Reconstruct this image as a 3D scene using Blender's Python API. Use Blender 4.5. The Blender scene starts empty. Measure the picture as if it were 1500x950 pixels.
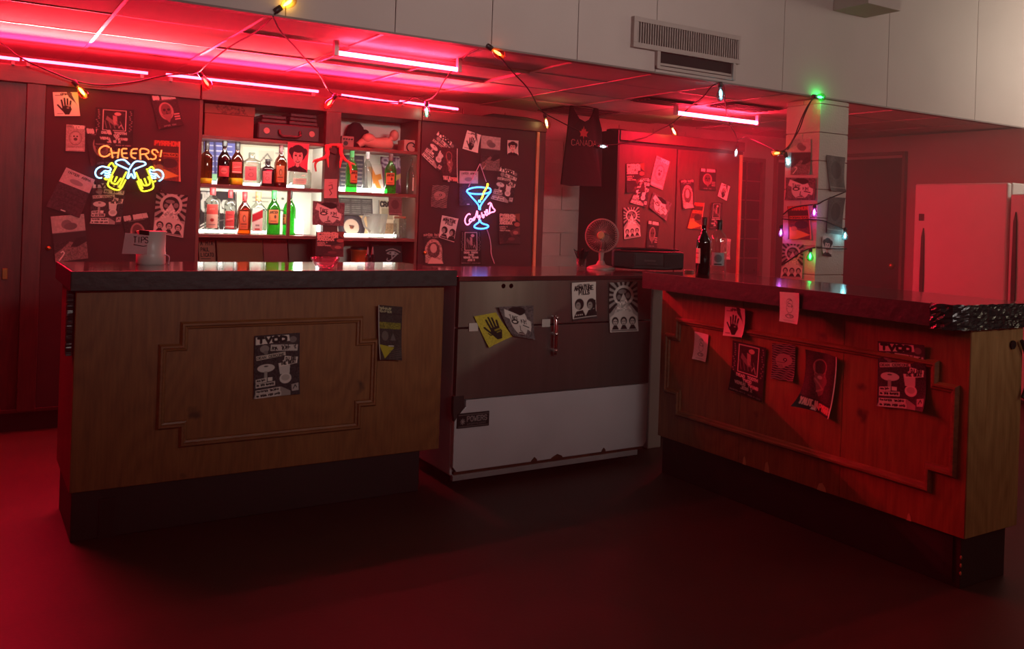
import bpy, math, random
import numpy as np
from mathutils import Vector, Matrix
from math import sin, cos, pi, radians, sqrt, atan2
random.seed(7)
SC = bpy.context.scene
COL = SC.collection

# ------------------------------------------------------------------ camera
YAW, ROLL, F, CX, CY, EYE = radians(33.18), radians(1.96), 1329.3, 810.7, 318.8, 1.347
_d = np.array([sin(YAW), cos(YAW), 0]); _r = np.array([cos(YAW), -sin(YAW), 0]); _u = np.array([0, 0, 1.0])
_r2 = cos(ROLL)*_r + sin(ROLL)*_u; _u2 = -sin(ROLL)*_r + cos(ROLL)*_u
cam_data = bpy.data.cameras.new('camera')
cam_data.sensor_width = 36; cam_data.lens = F/1500*36
cam_data.shift_x = (750-CX)/1500; cam_data.shift_y = (CY-475)/1500
cam_data.clip_start = .05
cam = bpy.data.objects.new('camera', cam_data); COL.objects.link(cam)
M4 = Matrix.Identity(4)
for i in range(3):
    M4[i][0], M4[i][1], M4[i][2] = _r2[i], _u2[i], -_d[i]
M4[2][3] = EYE
cam.matrix_world = M4
SC.camera = cam

def at(px, py, ax, v):
    """survey: the point where the sight line of a photo pixel meets the plane ax = v"""
    k = _d + (px-CX)/F*_r2 - (py-CY)/F*_u2
    i = 'xyz'.index(ax); o = (0, 0, EYE); t = (v-o[i])/k[i]
    return Vector((o[0]+t*k[0], o[1]+t*k[1], o[2]+t*k[2]))
def ppm(p):                                   # metres per photo pixel at a point
    return (p[0]*_d[0]+p[1]*_d[1])/F

# ------------------------------------------------------------------ world, exposure, lights
SC.view_settings.view_transform = 'Standard'; SC.view_settings.look = 'None'
SC.view_settings.gamma = 1; SC.view_settings.use_curve_mapping = False
SC.view_settings.exposure = 0.0
SC.cycles.transparent_max_bounces = 24
SC.cycles.caustics_reflective = False; SC.cycles.caustics_refractive = False
SC.cycles.sample_clamp_indirect = 4.0
SC.cycles.volume_step_rate = 5; SC.cycles.volume_max_steps = 48; SC.cycles.volume_bounces = 0
w = bpy.data.worlds.new('world'); SC.world = w; w.use_nodes = True
w.node_tree.nodes['Background'].inputs[0].default_value = (1, .8, .7, 1)
w.node_tree.nodes['Background'].inputs[1].default_value = .004

RED = (1.0, .007, .040)
def area(name, loc, target, sx, sy, power, col, spread=None):
    l = bpy.data.lights.new(name, 'AREA'); l.shape = 'RECTANGLE'; l.size = sx; l.size_y = sy
    l.energy = power; l.color = col
    if spread: l.spread = radians(spread)
    o = bpy.data.objects.new(name, l); COL.objects.link(o); o.location = loc
    o.rotation_euler = (Vector(target)-Vector(loc)).to_track_quat('-Z', 'Y').to_euler()
    return o
# red light bars on top of the back-bar header (their light; the bars themselves are built below)
area('red_bar_light', (1.1, 6.022, 2.152), (1.1, 5.0, 2.12), 3.9, .02, 190, RED)
area('red_bar_ceiling_light', (1.1, 6.0, 2.15), (1.1, 5.62, 2.26), 3.9, .02, 13, (1, .12, .10), 26)
# ceiling light tubes
area('red_tube_light', (2.15, 4.95, 2.165), (2.15, 5.0, 0), .8, .03, 6, RED)
area('red_tube_light', (5.25, 5.55, 2.165), (5.36, 5.69, 0), .95, .03, 45, RED)
# main-room lamps: a lit one beside the right end of the soffit; plus an added fill behind the camera
area('hall_lamp_light', (8.5, 2.5, 2.9), (7.6, 4.3, 2.75), .6, .6, 30, (1, .87, .70), 120)
area('soffit_fill_light', (2.0, -2.6, 2.7), (2.6, 4.3, 3.1), 2.4, .5, 22, (1, .85, .80), 60)  # added fill, aimed high to brighten the soffit more than the floor
hl_ = bpy.data.lights.new('hall_pendant_light', 'POINT'); hl_.energy = 20; hl_.color = (1, .84, .58); hl_.shadow_soft_size = .07
ho_ = bpy.data.objects.new('hall_pendant_light', hl_); COL.objects.link(ho_); ho_.location = (5.0, -.6, 2.1)

# strip lights under the back-bar shelves, washing the bottles and the white back
for zz_ in (1.775, 1.462):
    for xc_, wd_ in ((1.67, .76), (2.49, .54)):
        area('shelf_strip_light', (xc_, 6.105, zz_), (xc_, 6.36, zz_-.16), wd_, .012, 3.4 if wd_ > .6 else 3.8, (1, .98, .84))
# ------------------------------------------------------------------ materials
def lin(c):
    return tuple(((x/255)/12.92 if x/255 <= .04045 else ((x/255+.055)/1.055)**2.4) for x in c)
MATS = {}
def mat(name, rgb, rough=.5, metal=0, var=.15, scale=6.0, bump=0.0, bscale=40.0, spec=.5, stretch=(1, 1, 1), coat=0):
    if name in MATS: return MATS[name]
    m = bpy.data.materials.new(name); m.use_nodes = True; nt = m.node_tree; N = nt.nodes; L = nt.links
    b = N['Principled BSDF']; c = lin(rgb)
    tc = N.new('ShaderNodeTexCoord'); mp = N.new('ShaderNodeMapping'); mp.inputs['Scale'].default_value = stretch
    L.new(tc.outputs['Object'], mp.inputs[0])
    n = N.new('ShaderNodeTexNoise'); n.inputs['Scale'].default_value = scale; n.inputs['Detail'].default_value = 5
    L.new(mp.outputs[0], n.inputs[0])
    r = N.new('ShaderNodeValToRGB')
    r.color_ramp.elements[0].position = .3; r.color_ramp.elements[1].position = .7
    r.color_ramp.elements[0].color = tuple(x*(1-var) for x in c)+(1,)
    r.color_ramp.elements[1].color = tuple(min(1, x*(1+var)) for x in c)+(1,)
    L.new(n.outputs[0], r.inputs[0]); L.new(r.outputs[0], b.inputs['Base Color'])
    b.inputs['Roughness'].default_value = rough; b.inputs['Metallic'].default_value = metal
    b.inputs['Specular IOR Level'].default_value = spec
    if coat: b.inputs['Coat Weight'].default_value = coat; b.inputs['Coat Roughness'].default_value = .1
    if bump:
        n2 = N.new('ShaderNodeTexNoise'); n2.inputs['Scale'].default_value = bscale; n2.inputs['Detail'].default_value = 3
        L.new(mp.outputs[0], n2.inputs[0])
        bp = N.new('ShaderNodeBump'); bp.inputs['Strength'].default_value = bump; bp.inputs['Distance'].default_value = .01
        L.new(n2.outputs[0], bp.inputs['Height']); L.new(bp.outputs[0], b.inputs['Normal'])
    MATS[name] = m; return m
def wood(name, c1, c2, rough=.45, axis='z', coat=.15, knots=True):
    """oak-faced plywood: long grain, cathedral rings, a few dark knots and stains"""
    if name in MATS: return MATS[name]
    m = bpy.data.materials.new(name); m.use_nodes = True; nt = m.node_tree; N = nt.nodes; L = nt.links
    b = N['Principled BSDF']
    tc = N.new('ShaderNodeTexCoord')
    def mapped(s):
        mp = N.new('ShaderNodeMapping'); mp.inputs['Scale'].default_value = s; L.new(tc.outputs['Object'], mp.inputs[0]); return mp.outputs[0]
    st = (1, 1, .09) if axis == 'z' else ((.09, 1, 1) if axis == 'x' else (1, .09, 1))
    fine = N.new('ShaderNodeTexNoise'); fine.inputs['Scale'].default_value = 90; fine.inputs['Detail'].default_value = 4
    L.new(mapped(st), fine.inputs[0])
    big = N.new('ShaderNodeTexNoise'); big.inputs['Scale'].default_value = 3.2; big.inputs['Detail'].default_value = 1
    st2 = tuple(.35 if s < 1 else 1 for s in st)
    L.new(mapped(st2), big.inputs[0])
    mu = N.new('ShaderNodeMath'); mu.operation = 'MULTIPLY'; mu.inputs[1].default_value = 26; L.new(big.outputs[0], mu.inputs[0])
    fr = N.new('ShaderNodeMath'); fr.operation = 'PINGPONG'; fr.inputs[1].default_value = 1; L.new(mu.outputs[0], fr.inputs[0])
    ad = N.new('ShaderNodeMath'); ad.operation = 'MULTIPLY_ADD'; ad.inputs[1].default_value = .2; L.new(fr.outputs[0], ad.inputs[0])
    sc = N.new('ShaderNodeMath'); sc.operation = 'MULTIPLY'; sc.inputs[1].default_value = .75; L.new(fine.outputs[0], sc.inputs[0])
    L.new(sc.outputs[0], ad.inputs[2])
    r = N.new('ShaderNodeValToRGB'); e = r.color_ramp.elements
    e[0].position = .28; e[1].position = .72; e[0].color = lin(c2)+(1,); e[1].color = lin(c1)+(1,)
    L.new(ad.outputs[0], r.inputs[0]); out = r.outputs[0]
    if knots:
        v = N.new('ShaderNodeTexVoronoi'); v.inputs['Scale'].default_value = 3.1; v.inputs['Randomness'].default_value = 1
        dn = N.new('ShaderNodeTexNoise'); dn.inputs['Scale'].default_value = 14; L.new(tc.outputs['Object'], dn.inputs[0])
        va = N.new('ShaderNodeVectorMath'); va.operation = 'MULTIPLY_ADD'; va.inputs[1].default_value = (.1, .1, .1)
        L.new(dn.outputs['Color'], va.inputs[0]); L.new(tc.outputs['Object'], va.inputs[2]); L.new(va.outputs[0], v.inputs[0])
        kr = N.new('ShaderNodeValToRGB'); kr.color_ramp.elements[0].position = .03; kr.color_ramp.elements[1].position = .10
        kr.color_ramp.elements[0].color = (.28, .25, .25, 1); kr.color_ramp.elements[1].color = (1, 1, 1, 1)
        L.new(v.outputs[0], kr.inputs[0])
        mx = N.new('ShaderNodeMix'); mx.data_type = 'RGBA'; mx.blend_type = 'MULTIPLY'; mx.inputs[0].default_value = 1
        L.new(out, mx.inputs['A']); L.new(kr.outputs[0], mx.inputs['B']); out = mx.outputs['Result']
    L.new(out, b.inputs['Base Color'])
    b.inputs['Roughness'].default_value = rough; b.inputs['Coat Weight'].default_value = coat; b.inputs['Coat Roughness'].default_value = .3
    bp = N.new('ShaderNodeBump'); bp.inputs['Strength'].default_value = .12; bp.inputs['Distance'].default_value = .004
    L.new(fine.outputs[0], bp.inputs['Height']); L.new(bp.outputs[0], b.inputs['Normal'])
    MATS[name] = m; return m
def emis(name, rgb, strength, raw=False):
    if name in MATS: return MATS[name]
    m = bpy.data.materials.new(name); m.use_nodes = True; N = m.node_tree.nodes
    b = N['Principled BSDF']; c = rgb if raw else lin(rgb)
    b.inputs['Base Color'].default_value = (.2, .2, .2, 1)
    b.inputs['Emission Color'].default_value = tuple(c)+(1,); b.inputs['Emission Strength'].default_value = strength
    MATS[name] = m; return m
def glass(name, rgb, rough=.03, edge=.55, body=0.0):
    """thin glass: tinted see-through walls with a fresnel gloss, darker toward grazing edges"""
    if name in MATS: return MATS[name]
    m = bpy.data.materials.new(name); m.use_nodes = True; nt = m.node_tree; N = nt.nodes; L = nt.links
    N.remove(N['Principled BSDF']); out = N['Material Output']; c = lin(rgb)
    t = N.new('ShaderNodeBsdfTransparent'); g = N.new('ShaderNodeBsdfGlossy'); g.inputs['Roughness'].default_value = rough
    g.inputs[0].default_value = (.9, .9, .9, 1)
    lw = N.new('ShaderNodeLayerWeight'); lw.inputs[0].default_value = .35
    r = N.new('ShaderNodeValToRGB'); r.color_ramp.elements[0].color = c+(1,); r.color_ramp.elements[1].color = tuple(x*edge for x in c)+(1,)
    r.color_ramp.elements[0].position = .35
    L.new(lw.outputs['Facing'], r.inputs[0]); L.new(r.outputs[0], t.inputs[0])
    pw = N.new('ShaderNodeMath'); pw.operation = 'POWER'; pw.inputs[1].default_value = 2; L.new(lw.outputs['Facing'], pw.inputs[0])
    fr = N.new('ShaderNodeMath'); fr.operation = 'MULTIPLY_ADD'; fr.inputs[1].default_value = .7; fr.inputs[2].default_value = .05; L.new(pw.outputs[0], fr.inputs[0])
    mx = N.new('ShaderNodeMixShader'); L.new(fr.outputs[0], mx.inputs[0]); L.new(t.outputs[0], mx.inputs[1]); L.new(g.outputs[0], mx.inputs[2])
    last = mx.outputs[0]
    if body:
        tr = N.new('ShaderNodeBsdfTranslucent'); tr.inputs[0].default_value = c+(1,)
        m2 = N.new('ShaderNodeMixShader'); m2.inputs[0].default_value = body
        L.new(last, m2.inputs[1]); L.new(tr.outputs[0], m2.inputs[2]); last = m2.outputs[0]
    L.new(last, out.inputs[0]); MATS[name] = m; return m
def printed():
    """paper whose print is a colour laid down cell by cell"""
    if 'printed_paper' in MATS: return MATS['printed_paper']
    m = bpy.data.materials.new('printed_paper'); m.use_nodes = True; N = m.node_tree.nodes
    a = N.new('ShaderNodeAttribute'); a.attribute_name = 'print'
    m.node_tree.links.new(a.outputs['Color'], N['Principled BSDF'].inputs['Base Color'])
    N['Principled BSDF'].inputs['Roughness'].default_value = .6; N['Principled BSDF'].inputs['Specular IOR Level'].default_value = .25
    MATS['printed_paper'] = m; return m

# ------------------------------------------------------------------ mesh helpers
class MB:
    def __init__(s): s.v = []; s.f = []; s.sm = []
    def add(s, vs, fs, smooth=False):
        o = len(s.v); s.v += [tuple(p) for p in vs]; s.f += [tuple(i+o for i in f) for f in fs]; s.sm += [smooth]*len(fs); return s
    def box(s, a, b):
        x0, y0, z0 = a; x1, y1, z1 = b
        return s.add([(x0,y0,z0),(x1,y0,z0),(x1,y1,z0),(x0,y1,z0),(x0,y0,z1),(x1,y0,z1),(x1,y1,z1),(x0,y1,z1)],
              [(0,3,2,1),(4,5,6,7),(0,1,5,4),(1,2,6,5),(2,3,7,6),(3,0,4,7)])
    def prism(s, pts, off):                     # closed polygon (3-D points) pushed along a vector
        n = len(pts); off = Vector(off); P = [Vector(p) for p in pts]
        return s.add(P+[p+off for p in P], [tuple(range(n))[::-1], tuple(range(n, 2*n))]+[(i, (i+1) % n, n+(i+1) % n, n+i) for i in range(n)])
    def tube(s, pts, r, n=8, closed=False):
        P = [Vector(p) for p in pts]; m = len(P); rs = r if isinstance(r, (list, tuple)) else [r]*m
        vs = []; prev = None
        for i in range(m):
            if closed: t = P[(i+1) % m]-P[i-1]
            else: t = P[min(i+1, m-1)]-P[max(i-1, 0)]
            if t.length < 1e-9: t = Vector((0, 0, 1))
            t.normalize()
            if prev is None:
                a = Vector((0, 0, 1)) if abs(t.z) < .9 else Vector((1, 0, 0)); x = t.cross(a).normalized()
            else:
                x = prev - t*prev.dot(t)
                x = x.normalized() if x.length > 1e-6 else t.orthogonal().normalized()
            prev = x; y = t.cross(x)
            vs += [P[i]+(x*cos(2*pi*k/n)+y*sin(2*pi*k/n))*rs[i] for k in range(n)]
        fs = []
        for i in range(m if closed else m-1):
            j = (i+1) % m
            fs += [(i*n+k, i*n+(k+1) % n, j*n+(k+1) % n, j*n+k) for k in range(n)]
        s.add(vs, fs, True)
        if not closed: s.add(vs[:n], [tuple(range(n))[::-1]]); s.add(vs[-n:], [tuple(range(n))])
        return s
    def lathe(s, prof, c=(0, 0, 0), n=24, sq=2.0, caps=True, axis='z'):
        vs = []
        for r, z in prof:
            for k in range(n):
                a = 2*pi*(k+.5)/n; ca, sa = cos(a), sin(a)
                q = r/((abs(ca)**sq+abs(sa)**sq)**(1/sq))
                p = (q*ca, q*sa, z)
                if axis == 'y': p = (p[0], z, p[1])
                if axis == 'x': p = (z, p[0], p[1])
                vs.append((c[0]+p[0], c[1]+p[1], c[2]+p[2]))
        m = len(prof)
        fs = [(i*n+k, i*n+(k+1) % n, (i+1)*n+(k+1) % n, (i+1)*n+k) for i in range(m-1) for k in range(n)]
        s.add(vs, fs, True)
        if caps: s.add(vs[:n], [tuple(range(n))[::-1]]); s.add(vs[-n:], [tuple(range(n))])
        return s
    def ball(s, c, rad, n=14, m=8):
        rx, ry, rz = (rad,)*3 if not isinstance(rad, (tuple, list)) else rad
        vs = [(c[0]+rx*sin(pi*i/m)*cos(2*pi*k/n), c[1]+ry*sin(pi*i/m)*sin(2*pi*k/n), c[2]+rz*cos(pi*i/m)) for i in range(m+1) for k in range(n)]
        return s.add(vs, [(i*n+k, (i+1)*n+k, (i+1)*n+(k+1) % n, i*n+(k+1) % n) for i in range(m) for k in range(n)], True)
    def mesh(s, name):
        me = bpy.data.meshes.new(name); me.from_pydata(s.v, [], s.f); me.polygons.foreach_set('use_smooth', s.sm); me.update(); return me
    def build(s, name, m, parent=None, bevel=0):
        return put(name, s.mesh(name), m, parent, bevel)
def smooth(P, it=2, closed=False):
    P = [Vector(p) for p in P]
    for _ in range(it):
        Q = [] if closed else [P[0]]
        for i in range(len(P) if closed else len(P)-1):
            a, b = P[i], P[(i+1) % len(P)]; Q += [a*.75+b*.25, a*.25+b*.75]
        if not closed: Q.append(P[-1])
        P = Q
    return P
def put(name, me, m, parent=None, bevel=0):
    if m is not None and not me.materials: me.materials.append(m)
    o = bpy.data.objects.new(name, me); COL.objects.link(o)
    if parent is not None: o.parent = parent; o.matrix_parent_inverse = parent.matrix_world.inverted()
    if bevel:
        b = o.modifiers.new('bevel', 'BEVEL'); b.width = bevel; b.segments = 2; b.limit_method = 'ANGLE'
    return o
def box(name, a, b, m, parent=None, bevel=0): return MB().box(a, b).build(name, m, parent, bevel)
def thing(name, label, cat, loc=(0, 0, 0), group=None, rz=0):
    o = bpy.data.objects.new(name, None); COL.objects.link(o); o.empty_display_size = .05
    o.matrix_world = Matrix.Translation(loc) @ Matrix.Rotation(rz, 4, 'Z')
    return tag(o, label, cat, group)
def tag(o, label, cat, group=None):
    o['label'] = label; o['category'] = cat
    if group: o['group'] = group
    return o
def struct(o, label=None, cat=None):
    o['kind'] = 'structure'
    if label: o['label'] = label
    if cat: o['category'] = cat
    return o

# ------------------------------------------------------------------ flat print (raster laid on paper cells)
FONT = {k: [[(int(p[0])/4, 1-int(p[1])/6) for p in st.split()] for st in v.split(',')] for k, v in {
 'A':'00 26 40,12 32','B':'00 06 36 45 44 33 03,33 42 41 30 00','C':'45 36 16 05 01 10 30 41','D':'00 06 26 45 41 20 00','E':'46 06 00 40,03 33',
 'F':'46 06 00,03 33','G':'45 36 16 05 01 10 30 41 43 23','H':'00 06,40 46,03 43','I':'20 26','J':'46 41 30 10 01','K':'00 06,46 03 40','L':'06 00 40',
 'M':'00 06 23 46 40','N':'00 06 40 46','O':'10 01 05 16 36 45 41 30 10','P':'00 06 36 45 44 33 03','Q':'10 01 05 16 36 45 41 30 10,22 40','R':'00 06 36 45 44 33 03,23 40',
 'S':'45 36 16 05 04 13 33 42 41 30 10 01','T':'06 46,26 20','U':'06 01 10 30 41 46','V':'06 20 46','W':'06 10 23 30 46','X':'00 46,06 40','Y':'06 23 46,23 20',
 'Z':'06 46 00 40','!':'26 22,21 20','0':'10 01 05 16 36 45 41 30 10','1':'15 26 20','2':'05 16 36 45 44 00 40','3':'05 16 36 45 44 33 42 41 30 10 01','.':'20 21','-':'13 33','/':'00 46','a':'01 15 31,34 44','b':'00 04,24 22 41','c':'05 25 20,30 44','d':'03 43,11 16','e':'00 33 06,40 45','f':'04 24 21 41,36 34'}.items()}
class Ras:
    S = 3
    def __init__(s, nx, ny, bg):
        s.nx, s.ny = nx, ny; s.W, s.H = nx*s.S, ny*s.S; s.asp = ny/nx
        s.a = np.empty((s.H, s.W, 3)); s.a[:] = lin(bg)
        yy, xx = np.mgrid[0:s.H, 0:s.W]; s.X = (xx+.5)/s.W; s.Y = (yy+.5)/s.H
    def put(s, m, c): s.a[m] = lin(c); return s
    def rect(s, x0, y0, x1, y1, c): return s.put((s.X >= x0) & (s.X < x1) & (s.Y >= y0) & (s.Y < y1), c)
    def ell(s, x, y, rx, ry, c, ring=0):
        q = ((s.X-x)/rx)**2+((s.Y-y)/ry)**2
        return s.put((q < 1) & (q > ring), c)
    def poly(s, pts, c):
        m = np.zeros(s.X.shape, bool); n = len(pts)
        for i in range(n):
            (x0, y0), (x1, y1) = pts[i], pts[(i+1) % n]
            if y0 == y1: continue
            t = ((s.Y >= min(y0, y1)) & (s.Y < max(y0, y1))) & (s.X < x0+(s.Y-y0)*(x1-x0)/(y1-y0)); m ^= t
        return s.put(m, c)
    def line(s, pts, w, c):
        m = np.zeros(s.X.shape, bool); A = s.asp
        for (x0, y0), (x1, y1) in zip(pts[:-1], pts[1:]):
            dx, dy = x1-x0, (y1-y0)*A; L = dx*dx+dy*dy+1e-9
            t = np.clip(((s.X-x0)*dx+(s.Y-y0)*A*dy)/L, 0, 1)
            m |= (s.X-x0-t*dx)**2+((s.Y-y0)*A-t*dy)**2 < (w/2)**2
        return s.put(m, c)
    def text(s, t, x, y, w, h, c, st=None, slope=0):
        """t inside the box x..x+w, y..y+h"""
        cw = w/len(t); st = st or min(cw*.26, h*s.asp*.22)
        for i, ch in enumerate(t):
            for pl in FONT.get(ch, []):
                s.line([(x+cw*(i+.12+.72*p[0]), y+h*p[1]+slope*(i/len(t))) for p in pl], st, c)
        return s
    def noise(s, amp, seed, cell=3, region=None):
        g = np.random.RandomState(seed); n = g.rand(s.H//(cell)+2, s.W//(cell)+2)
        n = np.kron(n, np.ones((cell, cell)))[:s.H, :s.W, None]
        k = 1+(n-.5)*2*amp
        if region is None: s.a *= k
        else: x0, y0, x1, y1 = region; m = (s.X >= x0) & (s.X < x1) & (s.Y >= y0) & (s.Y < y1); s.a[m] = (s.a*k)[m]
        return s
    def out(s): return np.clip(s.a.reshape(s.ny, s.S, s.nx, s.S, 3).mean((1, 3)), 0, 1)
W_, K_, G_ = (225, 218, 210), (28, 24, 26), (120, 114, 112)
def d_collage(r):
    r.noise(.5, 1, 6); r.rect(.55, .02, .97, .2, (60, 56, 58)); r.ell(.85, .1, .08, .05, G_); r.ell(.22, .22, .1, .06, (140, 134, 130)); r.ell(.25, .28, .05, .03, G_)
    r.poly([(.03, .03), (.76, .02), (.78, .12), (.03, .15)], W_).text('TVOD', .06, .045, .66, .075, K_, .055)
    r.poly([(.36, .16), (.96, .19), (.95, .29), (.35, .26)], (196, 190, 184)).text('ab ced f', .38, .185, .55, .07, K_, .022)
    r.poly([(.04, .33), (.68, .29), (.69, .35), (.05, .40)], (205, 196, 184)).text('DEAN CERCONE', .06, .345, .6, .035, (90, 84, 80), .016, -.035)
    r.poly([(.67, .36), (.96, .39), (.95, .46), (.66, .43)], W_).text('DJ EBI', .69, .385, .24, .045, K_, .02)
    r.ell(.26, .53, .19, .065, (205, 200, 196)); r.ell(.26, .5, .05, .012, (70, 66, 66)); r.rect(.22, .58, .29, .69, (160, 155, 150))
    r.poly([(.53, .47), (.79, .47), (.78, .65), (.57, .65)], (205, 200, 196)); r.ell(.69, .72, .13, .085, (215, 210, 205)); r.ell(.69, .71, .09, .05, (180, 175, 170)); r.ell(.66, .45, .04, .03, (190, 186, 180))
    r.poly([(.55, .47), (.94, .43), (.95, .49), (.56, .53)], W_).text('THE BEAT', .58, .455, .34, .045, K_, .022, -.02)
    r.poly([(.82, .83), (.97, .81), (.97, .93), (.83, .94)], (175, 170, 166)); r.line([(.86, .9), (.9, .84), (.93, .88)], .02, K_)
    r.poly([(.0, 1), (.05, .9), (.6, .85), (.8, .93), (.8, 1)], (150, 145, 140))
    for y, x1, t in ((.70, .28, 'abcd'), (.77, .46, 'ab cde fbacde'), (.87, .58, 'dbface cbeda'), (.94, .6, 'ab cdefb aced bafe')):
        r.poly([(.04, y), (x1, y-.02), (x1, y+.05), (.04, y+.065)], (205, 200, 194)).text(t, .06, y+.01, x1-.09, .03, K_, .018, -.012)
    r.rect(.3, .68, .4, .74, W_)
def d_frame(r):
    r.noise(.25, 2, 5)
    g = random.Random(5)
    for i in range(26):
        y = .06+(i % 13)*.043; x = .07 if i < 13 else .93
        r.ell(x+g.uniform(-.035, .035), y, .022, .014, (120, 105, 105))
    r.rect(.19, .04, .81, .585, (200, 180, 175)).rect(.215, .055, .785, .57, (40, 34, 36)).noise(.35, 3, 8, (.215, .055, .785, .57))
    r.ell(.58, .14, .09, .045, (190, 150, 145)); r.poly([(.3, .2), (.62, .42), (.5, .45), (.27, .3)], (120, 100, 100)); r.poly([(.45, .18), (.56, .2), (.58, .4), (.47, .42)], (165, 125, 122))
    for a in range(5): r.line([(.25+a*.1, .34), (.3+a*.11, .52)], .022, (110, 95, 95))
    r.line([(.62, .5), (.68, .42), (.74, .54)], .02, (170, 150, 148))
    for i, (t, x, ww) in enumerate((('DEAD TOOTH', .17, .66), ('TVOD', .37, .27), ('VENUS TWINS', .14, .72), ('JESS X', .33, .35))): r.text(t, x, .62+i*.075, ww, .048, (190, 178, 174), .026)
    r.text('cabedfac badf e', .03, .945, .44, .025, G_, .012); r.text('fbaec ad bcefa', .55, .95, .4, .025, G_, .012)
def d_three(r):
    r.noise(.2, 4, 6)
    for i, t in enumerate(('PYRRHON', 'SKRYPTOR', 'XADDAX')): r.text(t, .05, .04+i*.115, .74 if i != 2 else .6, .09, (214, 170, 160), .042)
    for i, ww in enumerate((.36, .3, .5)): r.text(('bacde f', 'fcabd', 'fcabd-adecb')[i], .05, .43+i*.06, ww, .035, (190, 150, 144), .02)
    r.poly([(.75, .02), (1, .0), (1, .28), (.86, .2)], (120, 70, 58)); r.ell(.88, .36, .14, .07, (150, 90, 84)); r.poly([(.5, .6), (1, .44), (1, .68), (.62, .74)], (90, 56, 58)); r.ell(.8, .63, .12, .06, (150, 100, 96)); r.poly([(.3, .95), (.7, .7), (1, .78), (1, 1)], (66, 42, 46)); r.ell(.6, .84, .16, .05, (92, 60, 62))
def hand(r, c, cx=.5, cy=.6, k=1.0, ang=0):
    R = lambda x, y: (cx+k*(x*cos(ang)-y*sin(ang)), cy+k*(x*sin(ang)+y*cos(ang)))
    r.poly([R(-.16, -.02), R(.15, -.05), R(.2, .12), R(.08, .34), R(-.08, .34), R(-.2, .14)], c)
    for x0, x1, y1 in ((-.14, -.18, -.26), (-.05, -.06, -.33), (.04, .06, -.31), (.13, .18, -.22)): r.line([R(x0, .02), R(x1, y1)], .075*k, c)
    r.line([R(-.16, .16), R(-.34, -.06)], .07*k, c)
def d_hand(r):
    hand(r, K_); r.ell(.6, .56, .07, .05, (150, 144, 140)); r.ell(.55, .66, .05, .025, (150, 144, 140)); r.poly([(.55, .0), (.7, 0), (.95, .6), (.86, .44), (.62, .2)], (70, 64, 64))
    r.rect(.08, .12, .4, .15, G_).text('bedcafbae', .3, .03, .45, .09, (80, 74, 74), .03).rect(.35, .94, .7, .98, W_).rect(.1, .88, .35, .91, G_)
def d_yhand(r):
    hand(r, (34, 32, 30), .58, .52, 1.15, .1); r.line([(.24, .62), (.3, .7), (.36, .69)], .04, (34, 32, 30)); r.rect(.52, .56, .78, .62, (150, 140, 40)); r.noise(.15, 9, 6); r.rect(.56, .66, .74, .69, (150, 140, 40))
def d_guru(r):
    cx, cy = .5, .27; A = r.asp
    an = np.arctan2((r.Y-cy)*A, r.X-cx); r.put((np.sin(an*17) > 0) & (r.Y < .62), K_)
    r.ell(cx, cy, .36, .36/A, (190, 184, 178)); r.ell(cx, cy, .27, .27/A, K_); r.ell(.46, .19, .15, .045, G_); r.ell(.66, .27, .08, .06, G_); r.ell(.34, .3, .07, .05, G_)
    r.poly([(.5, .22), (.6, .34), (.86, .66), (.14, .66), (.4, .34)], (196, 190, 184)).noise(.5, 6, 7, (.2, .36, .8, .62))
    r.poly([(.03, .7), (.2, .62), (.5, .56), (.8, .62), (.97, .7), (1, 1), (0, 1)], (200, 192, 186))
    for x in (.2, .5, .8):
        r.ell(x, .78, .115, .085, K_); r.ell(x, .8, .075, .065, (178, 170, 164)); r.line([(x-.045, .785), (x-.015, .785)], .025, K_); r.line([(x+.02, .785), (x+.05, .785)], .025, K_); r.line([(x-.03, .835), (x+.03, .835)], .018, K_); r.poly([(x-.13, .95), (x-.05, .86), (x+.05, .86), (x+.13, .95)], K_)
    r.rect(.05, .955, .95, .985, G_)
def d_mask(r):
    r.noise(.3, 11, 6); r.text('BIG INTRUVA', .07, .03, .86, .1, (205, 185, 180), .05); r.rect(.2, .16, .8, .175, G_)
    r.ell(.47, .5, .28, .27, (150, 120, 116)); r.ell(.47, .47, .2, .2, (92, 66, 66)); r.ell(.4, .46, .06, .04, K_); r.ell(.57, .46, .06, .04, K_); r.line([(.48, .5), (.46, .58), (.52, .59)], .03, K_); r.line([(.36, .66), (.48, .63), (.6, .67)], .04, K_); r.poly([(.25, .6), (.69, .6), (.5, .86)], (120, 92, 90))
    for y in (.6, .68, .76): r.rect(.74, y, .96, y+.04, (170, 140, 136))
    r.text('bdce fca', .25, .92, .5, .04, G_, .02)
def d_land(r):
    r.noise(.12, 12, 9); r.rect(0, .36, 1, 1, (56, 50, 54)); r.rect(0, .36, 1, .375, (150, 140, 138))
    r.ell(.45, .2, .16, .1, (120, 110, 110)); r.ell(.56, .25, .2, .08, (105, 96, 98)); r.poly([(.25, .72), (.5, .58), (.75, .66), (1, .6), (1, 1), (0, 1), (0, .82)], (112, 100, 98)).noise(.4, 13, 5, (0, .56, 1, 1))
    r.poly([(.5, .7), (.7, .52), (.98, .5), (1, .62), (.7, .72)], (46, 40, 44)); r.line([(.12, .97), (.24, .88), (.3, .82), (.26, .78), (.2, .8)], .035, (215, 205, 200))
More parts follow.
